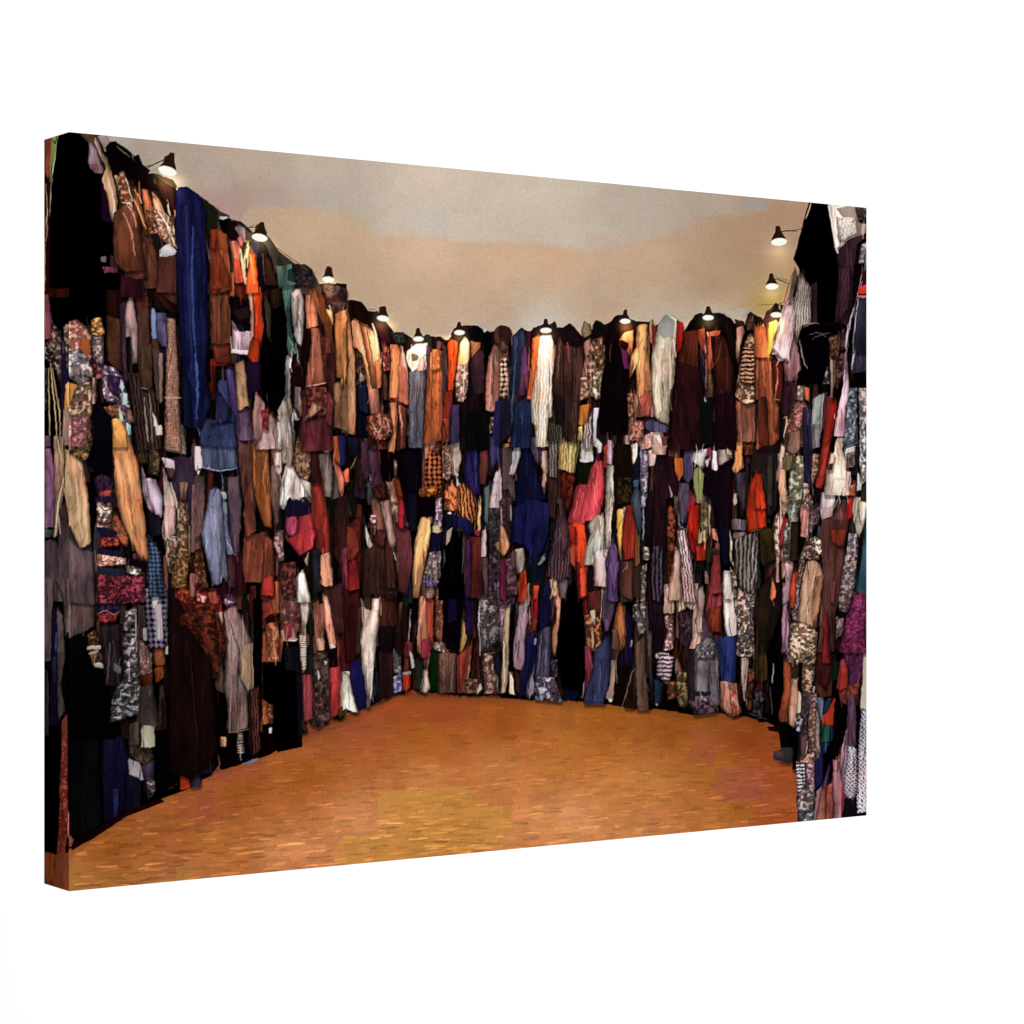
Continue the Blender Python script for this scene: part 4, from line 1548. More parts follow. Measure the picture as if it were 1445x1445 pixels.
def stroke(P, width, c, side, alpha=.85):
    P = (np.asarray(P, float) - (X0, Y0)) * S
    if len(P) > 2:
        Q = [P[0]]
        for i in range(len(P) - 1):
            a, b = P[i], P[i + 1]; Q += [a * .75 + b * .25, a * .25 + b * .75]
        Q.append(P[-1]); P = np.array(Q)
    R = max(.7, width * S / 2)
    x0 = max(0, int(P[:, 0].min() - R) - 2); x1 = min(BW, int(P[:, 0].max() + R) + 3)
    y0 = max(0, int(P[:, 1].min() - R) - 2); y1 = min(BH, int(P[:, 1].max() + R) + 3)
    lim = int((98.0 - X0) * S)
    if side == 'L': x1 = min(x1, lim)
    elif side == 'F': x0 = max(x0, lim)
    if x1 <= x0 or y1 <= y0: return
    Yg, Xg = np.mgrid[y0:y1, x0:x1].astype(np.float32)
    Xw = Xg + samp(BLOB, Xg, Yg) * .5
    L = np.r_[0, np.cumsum(np.hypot(*np.diff(P, axis=0).T))]; tot = L[-1] + 1e-6
    best = np.full(Xg.shape, -1e9, np.float32)
    for i in range(len(P) - 1):
        a, b = P[i], P[i + 1]; d = b - a; dd = (d * d).sum() + 1e-9
        t = np.clip(((Xw - a[0]) * d[0] + (Yg - a[1]) * d[1]) / dd, 0, 1)
        dist = np.hypot(Xw - a[0] - t * d[0], Yg - a[1] - t * d[1])
        s = (L[i] + t * (L[i + 1] - L[i])) / tot
        r = R * (.45 + .55 * np.sin(np.pi * np.clip(s, .06, .94)) ** .6)
        best = np.maximum(best, r - dist)
    m = np.clip(best + .5, 0, 1)[..., None] * alpha
    d = img[y0:y1, x0:x1]; d[:] = d * (1 - m) + c * m

def idw(pts, Xg, Yg, p=3.0):
    num = np.zeros(Xg.shape + (3,), np.float32); den = np.zeros(Xg.shape, np.float32)
    for x, y, h in pts:
        w = 1.0 / (np.hypot(Xg - x, (Yg - y) * 1.2) + 12) ** p
        num += w[..., None] * hexc(h); den += w
    return num / den[..., None]

def backdrop_paint():
    # coarse field at 1/6 resolution, then blocks
    hh, ww = BH // 6, BW // 6
    Yc, Xc = np.mgrid[0:hh, 0:ww].astype(np.float32)
    Xp = X0 + Xc * 6 / S; Yp = Y0 + Yc * 6 / S
    top = idw([(150,190,'a89c98'),(230,210,'a59689'),(350,220,'b2a292'),(300,250,'aa9c91'),(330,290,'a6897f'),(300,285,'a68c82'),(450,240,'b6aa9c'),(600,250,'c9b9aa'),(750,275,'c5b7a9'),(900,295,'b0a498'),(1000,300,'a99a8c'),(1080,300,'a58d79'),(600,310,'c1b5aa'),(460,280,'aea39a'),(380,290,'a8948a'),(760,330,'bdb0a4'),(200,230,'a09287'),(250,250,'a39488')], Xp, Yp)
    bot = idw([(345,300,'b29a84'),(360,350,'b3987f'),(440,330,'bfa389'),(600,350,'ccae95'),(700,370,'c7a68b'),(600,430,'bda288'),(780,370,'c4a387'),(700,440,'b79d84'),(900,370,'ba9e86'),(850,430,'b49b84'),(1000,400,'a68b73'),(1050,350,'a58870'),(1100,320,'a4866e'),(1085,430,'a48a50'),(500,420,'b49b84'),(450,380,'b1967f'),(1000,450,'b4a494'),(950,470,'b0a494'),(760,460,'c0b8b0'),(900,462,'b8a898'),(1060,470,'b4a08c'),(700,470,'b0a098')], Xp, Yp)
    flo = idw([(110,1240,'9c6430'),(150,1190,'8c4c1c'),(200,1150,'8f4f22'),(230,1190,'9a5228'),(240,1240,'a8703a'),(300,1180,'a8622c'),(290,1140,'954a28'),(330,1110,'8c4c18'),(320,1090,'9a4c30'),(400,1200,'c07848'),(430,1080,'985218'),(430,1055,'99502a'),(560,995,'a04a20'),(620,1000,'a04a22'),(500,1020,'9a4c28'),(700,1015,'a3501c'),(600,1040,'a4581e'),(800,1050,'ae6428'),(850,1020,'a4581c'),(900,1100,'b87038'),(600,1100,'b8703c'),(500,1150,'c17a4a'),(800,1150,'ca8450'),(740,1160,'c47c46'),(700,1080,'b86f3a'),(1000,1080,'a05c22'),(1050,1040,'8c3f18'),(1100,1080,'8f421c'),(1060,1120,'98482c'),(1000,1150,'ae6830'),(1110,1150,'98481f'),(900,1170,'b87440'),(950,1020,'96501a')], Xp, Yp)
    def up(a): return np.stack([resize(a[..., i], BH, BW) for i in range(3)], -1)
    Yg, Xg = np.mgrid[0:BH, 0:BW].astype(np.float32)
    Xp = X0 + Xg / S; Yp = Y0 + Yg / S
    bx = np.floor((Xp - 98) / 22.5 + .35 * np.sin(np.floor(Yp / 22))) ; sl = (Yp - 722) / (1072 - .19 * (Xp - 98))
    by = np.floor(sl * 46)
    h = np.sin(bx * 127.1 + by * 311.7) * 43758.5453; h = h - np.floor(h)
    h2 = np.sin(bx * 69.5 + by * 183.3) * 2871.37; h2 = h2 - np.floor(h2)
    T, B, F = up(top), up(bot), up(flo)
    edge = np.interp(Xp, [98, 330, 352, 430, 500, 532, 600, 789, 830, 905, 960, 1000, 1085, 1090, 1230],
                         [400, 330, 290, 293, 305, 328, 335, 347, 352, 340, 325, 305, 298, 284, 280])
    edge = edge + (h - .5) * 5
    k = np.clip((Yp - edge) / 9 + .5, 0, 1)[..., None]
    C = T * (1 - k) + B * k
    C *= (1 + (h[..., None] - .5) * .022) * (1 + (h2[..., None] - .5) * np.array([.012, .0, -.012], np.float32)) * np.array([1.06, 1.045, 1.02], np.float32)
    F = F.mean(-1, keepdims=True) + (F - F.mean(-1, keepdims=True)) * .97
    F = F * (1.0 + .09 * np.clip((Yp - 1020) / 60, 0, 1))[..., None]
    F = F * (1 + (h[..., None] - .5) * .08) * (1 + (h2[..., None] - .5) * np.array([.02, -.02, .06], np.float32))
    k = (Yp > 800)[..., None]
    img[:] = np.where(k, F, C)
    lim = int((98.0 - X0) * S)

def tint(P, h, a):
    global img
    keep = img.copy() if False else None
    P = (np.asarray(P, float) - (X0, Y0)) * S
    x0, y0 = np.maximum(P.min(0).astype(int) - 2, 0); x1, y1 = P.max(0).astype(int) + 3
    m = cover(P, x0, y0, x1 - x0, y1 - y0)[..., None] * a
    d = img[y0:y1, x0:x1]
    m = m[:d.shape[0], :d.shape[1]]
    c = hexc(h); d[:] = d * (1 - m) + c * m

def floor_strokes():
    g = np.random.default_rng(21)
    for i in range(900):
        x = g.uniform(100, 1135); t = g.uniform(0, 1) ** .8; y = 992 + t * 266
        L = g.uniform(12, 34) * (.6 + .6 * t); H = g.uniform(3, 6.5) * (.6 + .6 * t)
        sl = (y - 722) * -.00019 * L
        ix = int((x - X0) * S); iy = int((y - Y0) * S)
        if not (0 <= ix < BW and 0 <= iy < BH): continue
        tint([(x, y), (x + L, y + sl), (x + L, y + sl + H), (x, y + H)], '%02x%02x%02x' % tuple(int(v * 255) for v in np.clip(img[iy, ix] * (1 + g.choice((-1, 1)) * g.uniform(.03, .10)), 0, 1)), .6)
    for i in range(2200):
        x = g.uniform(100, 1135); t = g.uniform(0, 1) ** .8
        y = 990 + t * (1258 - 990)
        L = g.uniform(7, 22) * (.6 + .7 * t); H = g.uniform(1.5, 3.6) * (.6 + .6 * t)
        sl = (y - 722) * -.00019 * L * 1.0 * g.uniform(.2, 1.6) + g.normal(0, .35)
        if x < 420: sl += g.choice((-1, 1)) * g.uniform(0, 2.0)
        ix = int((x - X0) * S); iy = int((y - Y0) * S)
        if not (0 <= ix < BW and 0 <= iy < BH): continue
        base = img[iy, ix].copy()
        k = g.choice((-1, 1), p=(.5, .5)) * g.uniform(.04, .17) * (.6 + .6 * t)
        if k > 0: k *= 1.25
        c = np.clip(base * (1 + k) + (k > .16) * np.array([.04, .03, .03]), 0, 1)
        stroke([(x, y), (x + L * .5, y + sl * .5 + g.normal(0, .3)), (x + L, y + sl)], H, c, 'F', .75)
    # a few vertical joints of the parquet
    for i in range(240):
        x = g.uniform(120, 1130); y = g.uniform(1020, 1240)
        ix = int((x - X0) * S); iy = int((y - Y0) * S)
        base = img[iy, ix].copy()
        stroke([(x, y), (x + g.normal(0, .5), y + g.uniform(3, 9))], 1.0, base * g.uniform(.78, .95), 'F', .6)

def run():
    backdrop_paint()
    tint([(826,328),(905,334),(905,352),(852,356),(826,346)], 'c5a799', .5)
    tint([(953,308),(992,312),(984,336),(950,334)], 'b99c8c', .5)
    tint([(330,258),(345,262),(345,306),(318,296)], 'ab918a', .4)
    tint([(368,262),(405,266),(400,288),(370,285)], 'b09a90', .6)
    tint([(488,306),(533,310),(533,328),(508,326)], 'beb088', .45)
    tint([(1045,280),(1080,283),(1080,298),(1045,296)], 'a29a93', .8)
    tint([(533,1118),(590,1112),(664,1109),(667,1136),(710,1138),(710,1180),(690,1196),(560,1212),(464,1222),(466,1212),(483,1180),(533,1176)], 'cc9240', .6)
    tint([(972,1026),(1012,1040),(1010,1082),(972,1078)], 'a2503c', .5)
    tint([(1008,1084),(1075,1084),(1072,1128),(1010,1132)], 'a3553c', .6)
    tint([(1012,1134),(1065,1130),(1062,1156),(1012,1160)], 'a0601e', .6)
    tint([(276,1112),(294,1110),(294,1165),(276,1170)], 'a14f35', .7)
    tint([(312,1080),(372,1068),(370,1095),(310,1102)], 'a04f2c', .6)
    tint([(244,1120),(262,1118),(262,1160),(244,1160)], '9c4c2c', .6)
    tint([(205,1215),(250,1210),(248,1240),(210,1244)], 'a05a3a', .5)
    floor_strokes()
    u = 215.0 / 144.5
    ox = oy = 0; side = 'F'
    lines = [l.strip() for l in DATA.strip().splitlines() if l.strip()]
    seq = [l for l in lines if l[0] in '@q'] + ['!'] + [l for l in lines if l[0] != 'q']
    for ln in seq:
        if ln == '!': filler(); continue
        if ln[0] == '@':
            tk = ln[1:].split(); side = tk[1]; ox, oy = map(float, tk[0].split(',')); u = 1.0 if len(tk) > 2 else 215.0 / 144.5; continue
        tk = ln.split()
        st = tk[0][0]; num = float(tk[0][1:]) if len(tk[0]) > 1 else None
        cs = tk[1].split(','); c1 = hexc(cs[0]); c2 = hexc(cs[1]) if len(cs) > 1 else c1 * .4
        P = np.array([tuple(map(float, q.split(','))) for q in tk[2:]]) * u + (ox, oy)
        if (tk_low := (u != 1.0 and P[:, 1].max() > oy + 146 * u and st != 'l' and oy < 1000)):
            k_ = P[:, 1] > oy + 143 * u
            P[k_, 1] += rng.uniform(-3, 13) + rng.normal(0, 1.5, int(k_.sum()))
        if st == 'l': stroke(P, num / 10.0 * 1.7, c1, side)
        else: paint(P, st, num, c1, c2, side)
        if max(c1) > .97 and min(c1) > .85 and st == 's' and oy < 450:   # lit lamp: glow
            cc = P.mean(0); gl(cc, 20 if ox > 900 or ox < 300 else 14, .35)

TOPX = [98, 160, 205, 260, 330, 420, 500, 560, 600, 705, 800, 900, 1000, 1085, 1098, 1112, 1122, 1129, 1224]
TOPY = [200, 215, 240, 275, 335, 392, 435, 478, 478, 470, 468, 460, 452, 448, 446, 392, 345, 300, 302]
BOTX = [98, 200, 320, 430, 500, 560, 740, 850, 1000, 1090, 1118, 1134, 1224]
BOTY = [1196, 1130, 1080, 1035, 1005, 978, 984, 990, 1004, 1010, 1050, 1146, 1146]
PAL = ['3c1c18', '2c1614', '4c2c20', '241418', '18182c', '1c1c1c', '5c3c30', '381c28', '4c4038', '2c2c30', '542418', '141414', '1a1410', '6c5040', '301010']
def filler():
    g = np.random.default_rng(33)
    for i in range(1500):
        x = g.uniform(98, 1222); t0 = np.interp(x, TOPX, TOPY); b0 = np.interp(x, BOTX, BOTY)
        y = g.uniform(t0 + 8, b0 - 20); h = g.uniform(30, 105); w = g.uniform(4, 12)
        h = min(h, b0 - y - 2)
        if h < 8: continue
        c = hexc(PAL[g.integers(len(PAL))]) * g.uniform(.5, 1.15)
        k = g.normal(0, 3)
        P = [(x - w * .35, y), (x + w * .35, y + g.uniform(0, 4)), (x + w * .55 + k, y + h * .7), (x + w * .5 + k, y + h), (x - w * .5 + k, y + h - g.uniform(0, 5)), (x - w * .55, y + h * .5)]
        paint(P, 'g', None, c, c, 'F')

def threads():
    """fold lines, seams and gaps scattered over the hanging clothes"""
    g = np.random.default_rng(55)
    src = img.copy()
    for i in range(3400):
        x = g.uniform(64, 1222); t0 = np.interp(x, TOPX, TOPY); b0 = np.interp(x, BOTX, BOTY)
        y = g.uniform(t0 + 3, b0 - 4); L = g.uniform(6, 34); L = min(L, b0 - y)
        if x < 98 and (x > 94): continue
        ix = int((x - X0) * S); iy = int((y + L / 2 - Y0) * S)
        base = src[iy, ix]; lu = base.mean()
        r = g.random()
        if r < .42 and lu > .1: c = base * g.uniform(.25, .65); a = .7
        elif r < .8: c = np.clip(base * g.uniform(1.25, 1.8) + .012, 0, 1); a = .6
        else: c = src[iy, int(np.clip(ix + g.integers(-9, 10), 2, BW - 3))] * 1.1; a = .6
        dx = g.normal(0, .08) * L
        stroke([(x, y), (x + dx * .3 + g.normal(0, 1), y + L * .5), (x + dx, y + L)], g.uniform(.8, 1.8), c, 'L' if x < 98 else 'F', a)

def gl(c, r, a):
    cx, cy = (c - (X0, Y0)) * S; R = r * S
    x0 = max(0, int(cx - 2 * R)); x1 = min(BW, int(cx + 2 * R)); y0 = max(0, int(cy - 2 * R)); y1 = min(BH, int(cy + 2 * R))
    Yg, Xg = np.mgrid[y0:y1, x0:x1].astype(np.float32)
    d = np.exp(-((Xg - cx) ** 2 + (Yg - cy - R * .3) ** 2) / (R * R * .6))[..., None] * a
    t = img[y0:y1, x0:x1]; t[:] = t + (1 - t) * d * t * np.array([1.3, 1.1, .6], np.float32) * 1.2

LAMPS = [(236, 242, 1.2), (367, 330, 1.3), (463, 388, .8), (540, 446, 1.1), (592, 480, .8), (648, 468, 1.0), (770, 464, 1.1), (881, 452, .9), (999, 446, .8), (1095, 442, 1.2)]
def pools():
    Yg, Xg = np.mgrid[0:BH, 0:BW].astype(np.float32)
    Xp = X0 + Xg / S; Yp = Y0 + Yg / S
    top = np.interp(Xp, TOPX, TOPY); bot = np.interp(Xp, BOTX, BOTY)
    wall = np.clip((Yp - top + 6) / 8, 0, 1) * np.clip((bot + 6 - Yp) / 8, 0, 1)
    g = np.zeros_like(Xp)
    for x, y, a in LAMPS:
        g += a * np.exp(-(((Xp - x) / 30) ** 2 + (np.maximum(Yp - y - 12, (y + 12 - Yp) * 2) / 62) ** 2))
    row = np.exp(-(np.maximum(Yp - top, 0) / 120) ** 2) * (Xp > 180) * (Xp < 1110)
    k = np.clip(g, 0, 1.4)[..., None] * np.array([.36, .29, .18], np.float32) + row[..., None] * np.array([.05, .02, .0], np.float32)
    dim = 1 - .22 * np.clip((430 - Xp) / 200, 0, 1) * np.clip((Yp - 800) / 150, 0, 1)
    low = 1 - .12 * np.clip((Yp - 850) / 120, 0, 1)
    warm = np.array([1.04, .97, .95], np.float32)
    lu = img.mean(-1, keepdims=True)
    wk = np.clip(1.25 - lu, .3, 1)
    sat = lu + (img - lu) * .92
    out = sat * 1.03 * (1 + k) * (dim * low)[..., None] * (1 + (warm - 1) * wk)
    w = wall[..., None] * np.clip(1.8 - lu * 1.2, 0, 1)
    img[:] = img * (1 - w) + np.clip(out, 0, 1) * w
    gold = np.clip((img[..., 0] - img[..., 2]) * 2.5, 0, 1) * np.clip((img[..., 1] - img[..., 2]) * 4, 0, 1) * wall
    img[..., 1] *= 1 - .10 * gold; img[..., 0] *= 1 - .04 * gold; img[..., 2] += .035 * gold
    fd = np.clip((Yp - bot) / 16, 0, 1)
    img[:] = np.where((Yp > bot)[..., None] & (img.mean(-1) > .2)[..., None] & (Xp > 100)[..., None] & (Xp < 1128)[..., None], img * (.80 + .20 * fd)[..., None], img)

run()
threads()
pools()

# smear + sharpen: the print has the crisp, slightly swept look of an upscaled JPEG
def warp(a):
    Yg, Xg = np.mgrid[0:BH, 0:BW].astype(np.float32)
    dx = resize(rng.uniform(-1, 1, (BH // 9, BW // 7)), BH, BW) * 1.0 + resize(rng.uniform(-1, 1, (BH // 40, BW // 26)), BH, BW) * 1.0
    dy = resize(rng.uniform(-1, 1, (BH // 12, BW // 6)), BH, BW) * 1.3
    k = np.clip(np.abs(Xg - (98 - X0) * S) / 6, 0, 1)
    fl = np.clip((Yg / S + Y0 - np.interp(Xg / S + X0, BOTX, BOTY) - 4) / 6, 0, 1)
    k = k * (1 - .8 * fl); dy = dy * (1 - .8 * fl)
    x = np.clip(Xg + dx * k, 0, BW - 2); y = np.clip(Yg + dy, 0, BH - 2)
    xi = x.astype(int); yi = y.astype(int); fx = (x - xi)[..., None]; fy = (y - yi)[..., None]
    return (a[yi, xi] * (1 - fx) + a[yi, xi + 1] * fx) * (1 - fy) + (a[yi + 1, xi] * (1 - fx) + a[yi + 1, xi + 1] * fx) * fy
img = warp(img)
lum = img.mean(-1, keepdims=True)
cool = np.clip((img[..., 2:3] - img[..., 0:1]) * 6, 0, 1)          # inks print blues and violets duller
img = lum + (img - lum) * (.95 - .27 * cool)
g1 = resize(rng.normal(0, 1, (BH // 2, BW // 2)), BH, BW)[..., None]
img = img * (1 + .022 * g1)
def lamp(x, y, r, tilt=0.0, arm=None, cap=1.0):
    """one printed spotlight: arm, dark conical hood, glowing mouth and a soft halo"""
    Yg, Xg = np.mgrid[0:BH, 0:BW].astype(np.float32) if False else (None, None)
    x0 = max(0, int((x - 60 - X0) * S)); x1 = min(BW, int((x + 60 - X0) * S)); y0 = max(0, int((y - 60 - Y0) * S)); y1 = min(BH, int((y + 90 - Y0) * S))
    yy, xx = np.mgrid[y0:y1, x0:x1].astype(np.float32)
    dx = (xx / S + X0 - x); dy = (yy / S + Y0 - y)
    d = img[y0:y1, x0:x1]
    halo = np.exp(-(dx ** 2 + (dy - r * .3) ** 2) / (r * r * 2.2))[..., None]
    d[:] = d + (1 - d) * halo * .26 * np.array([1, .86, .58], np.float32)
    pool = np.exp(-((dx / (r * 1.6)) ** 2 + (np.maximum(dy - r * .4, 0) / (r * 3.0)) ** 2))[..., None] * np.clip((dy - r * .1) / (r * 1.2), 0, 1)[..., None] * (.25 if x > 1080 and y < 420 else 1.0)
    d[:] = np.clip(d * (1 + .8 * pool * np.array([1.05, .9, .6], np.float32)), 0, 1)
    if arm: stroke([(x, y - r * 1.3), ((x + arm[0]) / 2, (y - r * 1.3 + arm[1]) / 2 - 1.5), arm], 1.5, hexc('2a2018'), 'F', .9)
    c, s_ = math.cos(tilt), math.sin(tilt)
    def T(P): return [(x + (a * c - b * s_) * r, y + (a * s_ + b * c) * r) for a, b in P]
    paint(T([(-.28, -2.0), (.28, -2.05), (.42, -1.3), (.95, -.35), (.9, -.1), (-.9, -.1), (-.95, -.3), (-.40, -1.2)]), 's', None, hexc('2c1a10'), hexc('000000'), 'F')
    u_ = (dx * c + dy * s_) / (r * 1.02); v_ = (-dx * s_ + dy * c) / (r * .50)
    m = np.clip((1 - np.sqrt(u_ ** 2 + v_ ** 2)) * r * .9 + .5, 0, 1)[..., None]
    d[:] = d * (1 - m) + m * np.array([1, .985, .92], np.float32)
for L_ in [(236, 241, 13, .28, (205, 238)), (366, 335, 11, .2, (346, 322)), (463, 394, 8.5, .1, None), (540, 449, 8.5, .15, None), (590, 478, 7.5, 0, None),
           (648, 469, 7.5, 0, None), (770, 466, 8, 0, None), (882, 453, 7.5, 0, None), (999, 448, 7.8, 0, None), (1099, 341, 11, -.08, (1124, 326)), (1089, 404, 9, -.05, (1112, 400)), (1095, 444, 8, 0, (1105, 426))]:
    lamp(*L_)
lo = blur(img, 2)
img = np.clip(img + .55 * (img - lo), 0, 1).astype(np.float32)
# slight contrast: deep blacks as in the print
img = np.clip((img - .012) * 1.012, 0, 1)
# --------------------------- geometry --------------------------------------
sc = bpy.context.scene; C = sc.collection
RES = 1445.0
F = 3433.0                     # focal length in photograph pixels
CX, CY = 722.5, 722.0
H = 0.50                       # canvas height in metres
# camera space: x right, y up, z depth (metres)
def back(px, py, hpx):         # point on a vertical edge whose pixel height is hpx
    z = F * H / hpx; return np.array([(px - CX) / F * z, z])
A = back(98.0, 0, 1071.8); Bp = back(1223.6, 0, 857.8)
W = float(np.hypot(*(Bp - A))); du = (Bp - A) / W          # along the front, in plan
dn = np.array([-du[1], du[0]])                              # into depth, away from camera
if dn[1] < 0: dn = -dn
# fix depth so that the left wrap ends at x = 62 px
D = 0.0395
for _ in range(60):
    q = A + dn * D; x = q[0] / q[1] * F + CX
    D += (x - 62.0) * 2e-5 * 1.0
def cam2world(x, y, z): return (x, z, y)                    # camera looks along +Y

def lin(c):
    c = np.clip(c, 0, 1)
    return np.where(c <= .04045, c / 12.92, ((c + .055) / 1.055) ** 2.4)

def sample_img(px, py):
    x = np.clip((px - X0) * S - .5, 0, BW - 2.001); y = np.clip((py - Y0) * S - .5, 0, BH - 2.001)
    xi = x.astype(int); yi = y.astype(int); fx = (x - xi)[:, None]; fy = (y - yi)[:, None]
    return (img[yi, xi] * (1 - fx) + img[yi, xi + 1] * fx) * (1 - fy) + (img[yi + 1, xi] * (1 - fx) + img[yi + 1, xi + 1] * fx) * fy

def grid_mesh(name, nu, nv, P, col, mat, parent):
    """P (nv+1, nu+1, 3) world coordinates, col same shape"""
    n = (nu + 1) * (nv + 1)
    me = bpy.data.meshes.new(name)
    idx = np.arange(n, dtype=np.int32).reshape(nv + 1, nu + 1)
    q = np.stack([idx[:-1, :-1], idx[:-1, 1:], idx[1:, 1:], idx[1:, :-1]], -1).reshape(-1)
    me.vertices.add(n); me.vertices.foreach_set('co', P.reshape(-1).astype(np.float32))
    nq = nu * nv
    me.loops.add(nq * 4); me.loops.foreach_set('vertex_index', q)
    me.polygons.add(nq); me.polygons.foreach_set('loop_start', np.arange(nq, dtype=np.int32) * 4)
    me.update(calc_edges=True)
    at = me.color_attributes.new('print_ink', 'FLOAT_COLOR', 'POINT')
    rgba = np.ones((n, 4), np.float32); rgba[:, :3] = col.reshape(-1, 3)
    at.data.foreach_set('color', rgba.reshape(-1))
    me.materials.append(mat)
    o = bpy.data.objects.new(name, me); C.objects.link(o); o.parent = parent
    return o

def new_mat(name):
    m = bpy.data.materials.new(name); m.use_nodes = True
    return m, m.node_tree.nodes, m.node_tree.links, m.node_tree.nodes['Principled BSDF']

def canvas_mat():
    m, nd, lk, b = new_mat('printed_canvas_cloth')
    a = nd.new('ShaderNodeAttribute'); a.attribute_name = 'print_ink'
    tc = nd.new('ShaderNodeTexCoord')
    mp = nd.new('ShaderNodeMapping'); lk.new(tc.outputs['Object'], mp.inputs['Vector'])
    wx = nd.new('ShaderNodeTexWave'); wx.wave_type = 'BANDS'; wx.bands_direction = 'X'; wx.inputs['Scale'].default_value = WEAVE
    wy = nd.new('ShaderNodeTexWave'); wy.wave_type = 'BANDS'; wy.bands_direction = 'Z'; wy.inputs['Scale'].default_value = WEAVE
    for w in (wx, wy):
        w.inputs['Distortion'].default_value = .6; w.inputs['Detail'].default_value = 1
        lk.new(mp.outputs['Vector'], w.inputs['Vector'])
    mul = nd.new('ShaderNodeMath'); mul.operation = 'MULTIPLY'
    lk.new(wx.outputs['Fac'], mul.inputs[0]); lk.new(wy.outputs['Fac'], mul.inputs[1])
    no = nd.new('ShaderNodeTexNoise'); no.inputs['Scale'].default_value = 90
    lk.new(mp.outputs['Vector'], no.inputs['Vector'])
    ad = nd.new('ShaderNodeMath'); ad.operation = 'ADD'
    lk.new(mul.outputs[0], ad.inputs[0]); lk.new(no.outputs['Fac'], ad.inputs[1])
    bp = nd.new('ShaderNodeBump'); bp.inputs['Strength'].default_value = .22; bp.inputs['Distance'].default_value = .0004
    lk.new(ad.outputs[0], bp.inputs['Height']); lk.new(bp.outputs['Normal'], b.inputs['Normal'])
    # threads take the ink unevenly
    mr = nd.new('ShaderNodeMapRange'); mr.inputs['To Min'].default_value = .955; mr.inputs['To Max'].default_value = 1.03
    lk.new(mul.outputs[0], mr.inputs['Value'])
    mx = nd.new('ShaderNodeVectorMath'); mx.operation = 'SCALE'
    lk.new(a.outputs['Color'], mx.inputs[0]); lk.new(mr.outputs['Result'], mx.inputs['Scale'])
    lk.new(mx.outputs['Vector'], b.inputs['Base Color'])
    b.inputs['Roughness'].default_value = .9
    b.inputs['Specular IOR Level'].default_value = 0.0
    return m

WEAVE = 210.0
M_PRINT = canvas_mat()

def plain(name, c, rough=.7, noise_scale=60, var=.15):
    m, nd, lk, b = new_mat(name)
    tc = nd.new('ShaderNodeTexCoord'); no = nd.new('ShaderNodeTexNoise'); no.inputs['Scale'].default_value = noise_scale
    lk.new(tc.outputs['Object'], no.inputs['Vector'])
    r = nd.new('ShaderNodeMixRGB'); r.inputs[1].default_value = (*[x * (1 - var) for x in c], 1); r.inputs[2].default_value = (*c, 1)
    lk.new(no.outputs['Fac'], r.inputs[0]); lk.new(r.outputs[0], b.inputs['Base Color'])
    b.inputs['Roughness'].default_value = rough
    return m

# root: an empty at the base (bottom front left corner region), its axes along the canvas
ang = math.atan2(du[1], du[0])      # rotation about world Z of the canvas' long side
mid = (A + Bp) / 2 + dn * D / 2
root = bpy.data.objects.new('canvas_print', None); C.objects.link(root)
root.location = (mid[0], mid[1], -H / 2); root.rotation_euler = (0, 0, ang)
root['label'] = 'unframed canvas print showing a room hung full of clothes above an orange wooden floor'
root['category'] = 'canvas print'

# local frame: x along width (-W/2..W/2), y depth (front at -D/2), z up 0..H
EXPO = KD
def front_px(s, t):                   # s 0..1 along, t 0..1 up -> photo pixel
    x = A[0] + du[0] * W * s; z = A[1] + du[1] * W * s
    return CX + F * x / z, CY - F * (t - .5) * H / z
def left_px(s, t):                    # s 0 at front edge .. 1 at the back
    x = A[0] + dn[0] * D * s; z = A[1] + dn[1] * D * s
    return CX + F * x / z, CY - F * (t - .5) * H / z

NU, NV = 1150, 1060
s = np.linspace(0, 1, NU + 1)[None].repeat(NV + 1, 0); t = np.linspace(0, 1, NV + 1)[:, None].repeat(NU + 1, 1)
px, py = front_px(s, t)
px = np.maximum(px, 98.0 + .75)
col = lin(sample_img(px.ravel(), py.ravel())).reshape(NV + 1, NU + 1, 3) * EXPO
R_ = .0008                            # rounded fold at the rim
P = np.stack([(s - .5) * W, np.full_like(s, -D / 2), t * H], -1)
e = np.minimum(np.minimum(s * W, (1 - s) * W), np.minimum(t * H, (1 - t) * H))
P[..., 1] += R_ * np.clip(1 - e / R_, 0, 1) ** 2
front = grid_mesh('printed_front', NU, NV, P, col, M_PRINT, root)
front_cols = col
# left wrap (visible): own continuation of the picture
NL = 56
s2 = np.linspace(1, 0, NL + 1)[None].repeat(NV + 1, 0); t2 = np.linspace(0, 1, NV + 1)[:, None].repeat(NL + 1, 1)
px, py = left_px(s2, t2); px = np.minimum(px, 98.0 - 1.0)
cl = lin(sample_img(px.ravel(), py.ravel())).reshape(NV + 1, NL + 1, 3) * EXPO * SIDEK
P = np.stack([np.full_like(s2, -W / 2), -D / 2 + R_ + s2 * (D - R_), t2 * H], -1)
wl = grid_mesh('edge_wrap', NL, NV, P, cl, M_PRINT, root)
wl['label'] = 'left wrapped edge, where the picture runs on round the side'
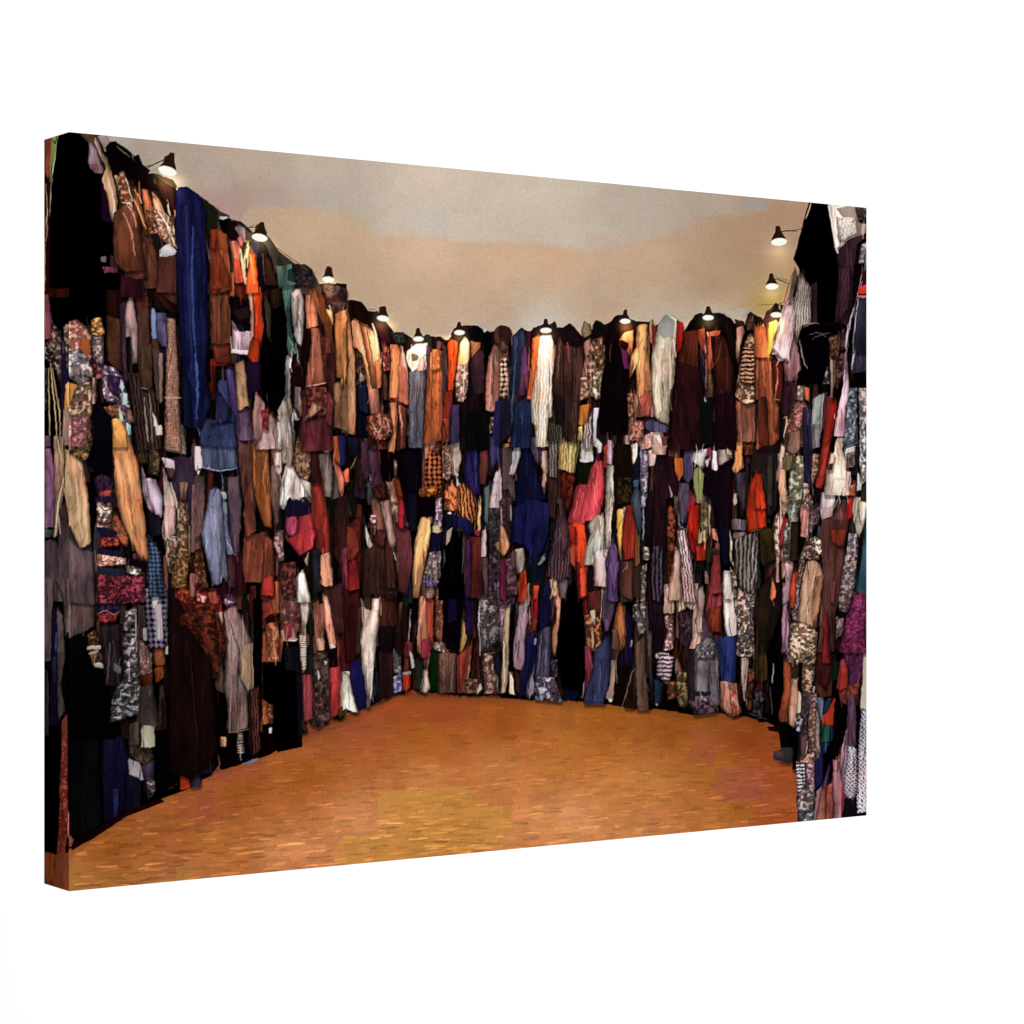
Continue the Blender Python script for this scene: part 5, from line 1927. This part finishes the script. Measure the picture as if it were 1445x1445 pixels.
# right, top and bottom wraps: the picture mirrored round the edge
cr = front_cols[:, ::-1][:, :NL + 1]
s3 = np.linspace(0, 1, NL + 1)[None].repeat(NV + 1, 0)
P = np.stack([np.full_like(s3, W / 2), -D / 2 + R_ + s3 * (D - R_), t2 * H], -1)
grid_mesh('edge_wrap', NL, NV, P, cr, M_PRINT, root)
for top in (0, 1):
    fc = front_cols[::-1] if top else front_cols
    fc = fc[:NL + 1]
    ss = np.linspace(0, 1, NU + 1)[None].repeat(NL + 1, 0); dd = np.linspace(0, 1, NL + 1)[:, None].repeat(NU + 1, 1)
    P = np.stack([(ss - .5) * W, -D / 2 + R_ + dd * (D - R_), np.full_like(ss, H * top)], -1)
    if not top: P = P[::-1]; fc = fc[::-1]
    grid_mesh('edge_wrap', NU, NL, P, fc, M_PRINT, root)

# the wooden stretcher behind the cloth and the folded cloth strips stapled on the back
M_WOOD = plain('pine_wood', (.55, .38, .2)); M_RAW = plain('raw_canvas', (.7, .67, .6)); M_STEEL = plain('staple_steel', (.5, .5, .52), .35)
def box(name, x0, x1, y0, y1, z0, z1, mat, parent, bev=.001):
    import bmesh
    bm = bmesh.new(); bmesh.ops.create_cube(bm, size=1)
    for v in bm.verts:
        v.co = ((x0 + x1) / 2 + v.co.x * (x1 - x0), (y0 + y1) / 2 + v.co.y * (y1 - y0), (z0 + z1) / 2 + v.co.z * (z1 - z0))
    if bev: bmesh.ops.bevel(bm, geom=bm.edges[:], offset=bev, segments=2, affect='EDGES')
    me = bpy.data.meshes.new(name); bm.to_mesh(me); bm.free(); me.materials.append(mat)
    o = bpy.data.objects.new(name, me); C.objects.link(o); o.parent = parent; return o
w2 = W / 2; y0, y1 = -D / 2 + .004, D / 2 - .0005; b = .04; g = .0015
box('stretcher_bar', -w2 + g, -w2 + b, y0, y1, g, H - g, M_WOOD, root)
box('stretcher_bar', w2 - b, w2 - g, y0, y1, g, H - g, M_WOOD, root)
box('stretcher_bar', -w2 + b + .0005, w2 - b - .0005, y0, y1, g, b, M_WOOD, root)
box('stretcher_bar', -w2 + b + .0005, w2 - b - .0005, y0, y1, H - b, H - g, M_WOOD, root)
yb = D / 2
f1 = box('back_fold', -w2, -w2 + .028, yb, yb + .0008, 0, H, M_RAW, root, 0)
f2 = box('back_fold', w2 - .028, w2, yb, yb + .0008, 0, H, M_RAW, root, 0)
f3 = box('back_fold', -w2 + .0285, w2 - .0285, yb, yb + .0008, 0, .028, M_RAW, root, 0)
f4 = box('back_fold', -w2 + .0285, w2 - .0285, yb, yb + .0008, H - .028, H, M_RAW, root, 0)
for i in range(5):
    z = .05 + i * .1
    for f, x in ((f1, -w2 + .014), (f2, w2 - .014)):
        box('staple', x - .0006, x + .0006, yb + .0008, yb + .0014, z - .005, z + .005, M_STEEL, f, 0)
for i in range(6):
    x = -w2 + .08 + i * (W - .16) / 5
    for f, z in ((f3, .014), (f4, H - .014)):
        box('staple', x - .005, x + .005, yb + .0008, yb + .0014, z - .0006, z + .0006, M_STEEL, f, 0)

# --------------------------- white studio sweep -----------------------------
def sweep():
    prof = []
    fy, wz = 4.2, -1.3
    prof.append((-6, wz)); prof.append((fy - 1.2, wz))
    for i in range(1, 17):
        a = i / 16 * math.pi / 2
        prof.append((fy - 1.2 + 1.2 * math.sin(a), wz + 1.2 - 1.2 * math.cos(a)))
    prof.append((fy, 5.0))
    vs = []; fs = []
    for x in (-9, 9): vs += [(x, y, z) for y, z in prof]
    n = len(prof)
    for i in range(n - 1): fs.append((i, n + i, n + i + 1, i + 1))
    me = bpy.data.meshes.new('backdrop'); me.from_pydata(vs, [], fs); me.materials.append(M_BACK)
    for p in me.polygons: p.use_smooth = True
    o = bpy.data.objects.new('backdrop', me); C.objects.link(o); o['kind'] = 'structure'
M_BACK = plain('white_studio_paper', (.93, .93, .93), .95, 3, .01)
M_BACK.node_tree.nodes['Principled BSDF'].inputs['Specular IOR Level'].default_value = 0.0
sweep()

# --------------------------- light ------------------------------------------
w = bpy.data.worlds.new('World'); sc.world = w; w.use_nodes = True
w.node_tree.nodes['Background'].inputs['Color'].default_value = (1, 1, 1, 1)
w.node_tree.nodes['Background'].inputs['Strength'].default_value = WORLD
def area(name, loc, target, size, power):
    l = bpy.data.lights.new(name, 'AREA'); l.energy = power; l.size = size; l.shape = 'SQUARE'
    o = bpy.data.objects.new(name, l); C.objects.link(o); o.location = loc
    from mathutils import Vector
    o.rotation_euler = (Vector(target) - Vector(loc)).to_track_quat('-Z', 'Y').to_euler()
area('studio_lamp', (2.2, -2.6, 1.6), (0, 1.7, 0), 1.2, LAMP)

# --------------------------- camera -----------------------------------------
cd = bpy.data.cameras.new('camera'); cam = bpy.data.objects.new('camera', cd); C.objects.link(cam); sc.camera = cam
cam.location = (0, 0, 0); cam.rotation_euler = (math.pi / 2, 0, 0)
cd.sensor_width = 36; cd.lens = F / RES * 36
cd.shift_y = (CY - RES / 2) / RES
cd.clip_start = .01; cd.clip_end = 100
vs_ = sc.view_settings; vs_.view_transform = 'Standard'; vs_.look = 'None'; vs_.exposure = 0; vs_.gamma = 1; vs_.use_curve_mapping = False
sc.cycles.max_bounces = 4; sc.cycles.diffuse_bounces = 2
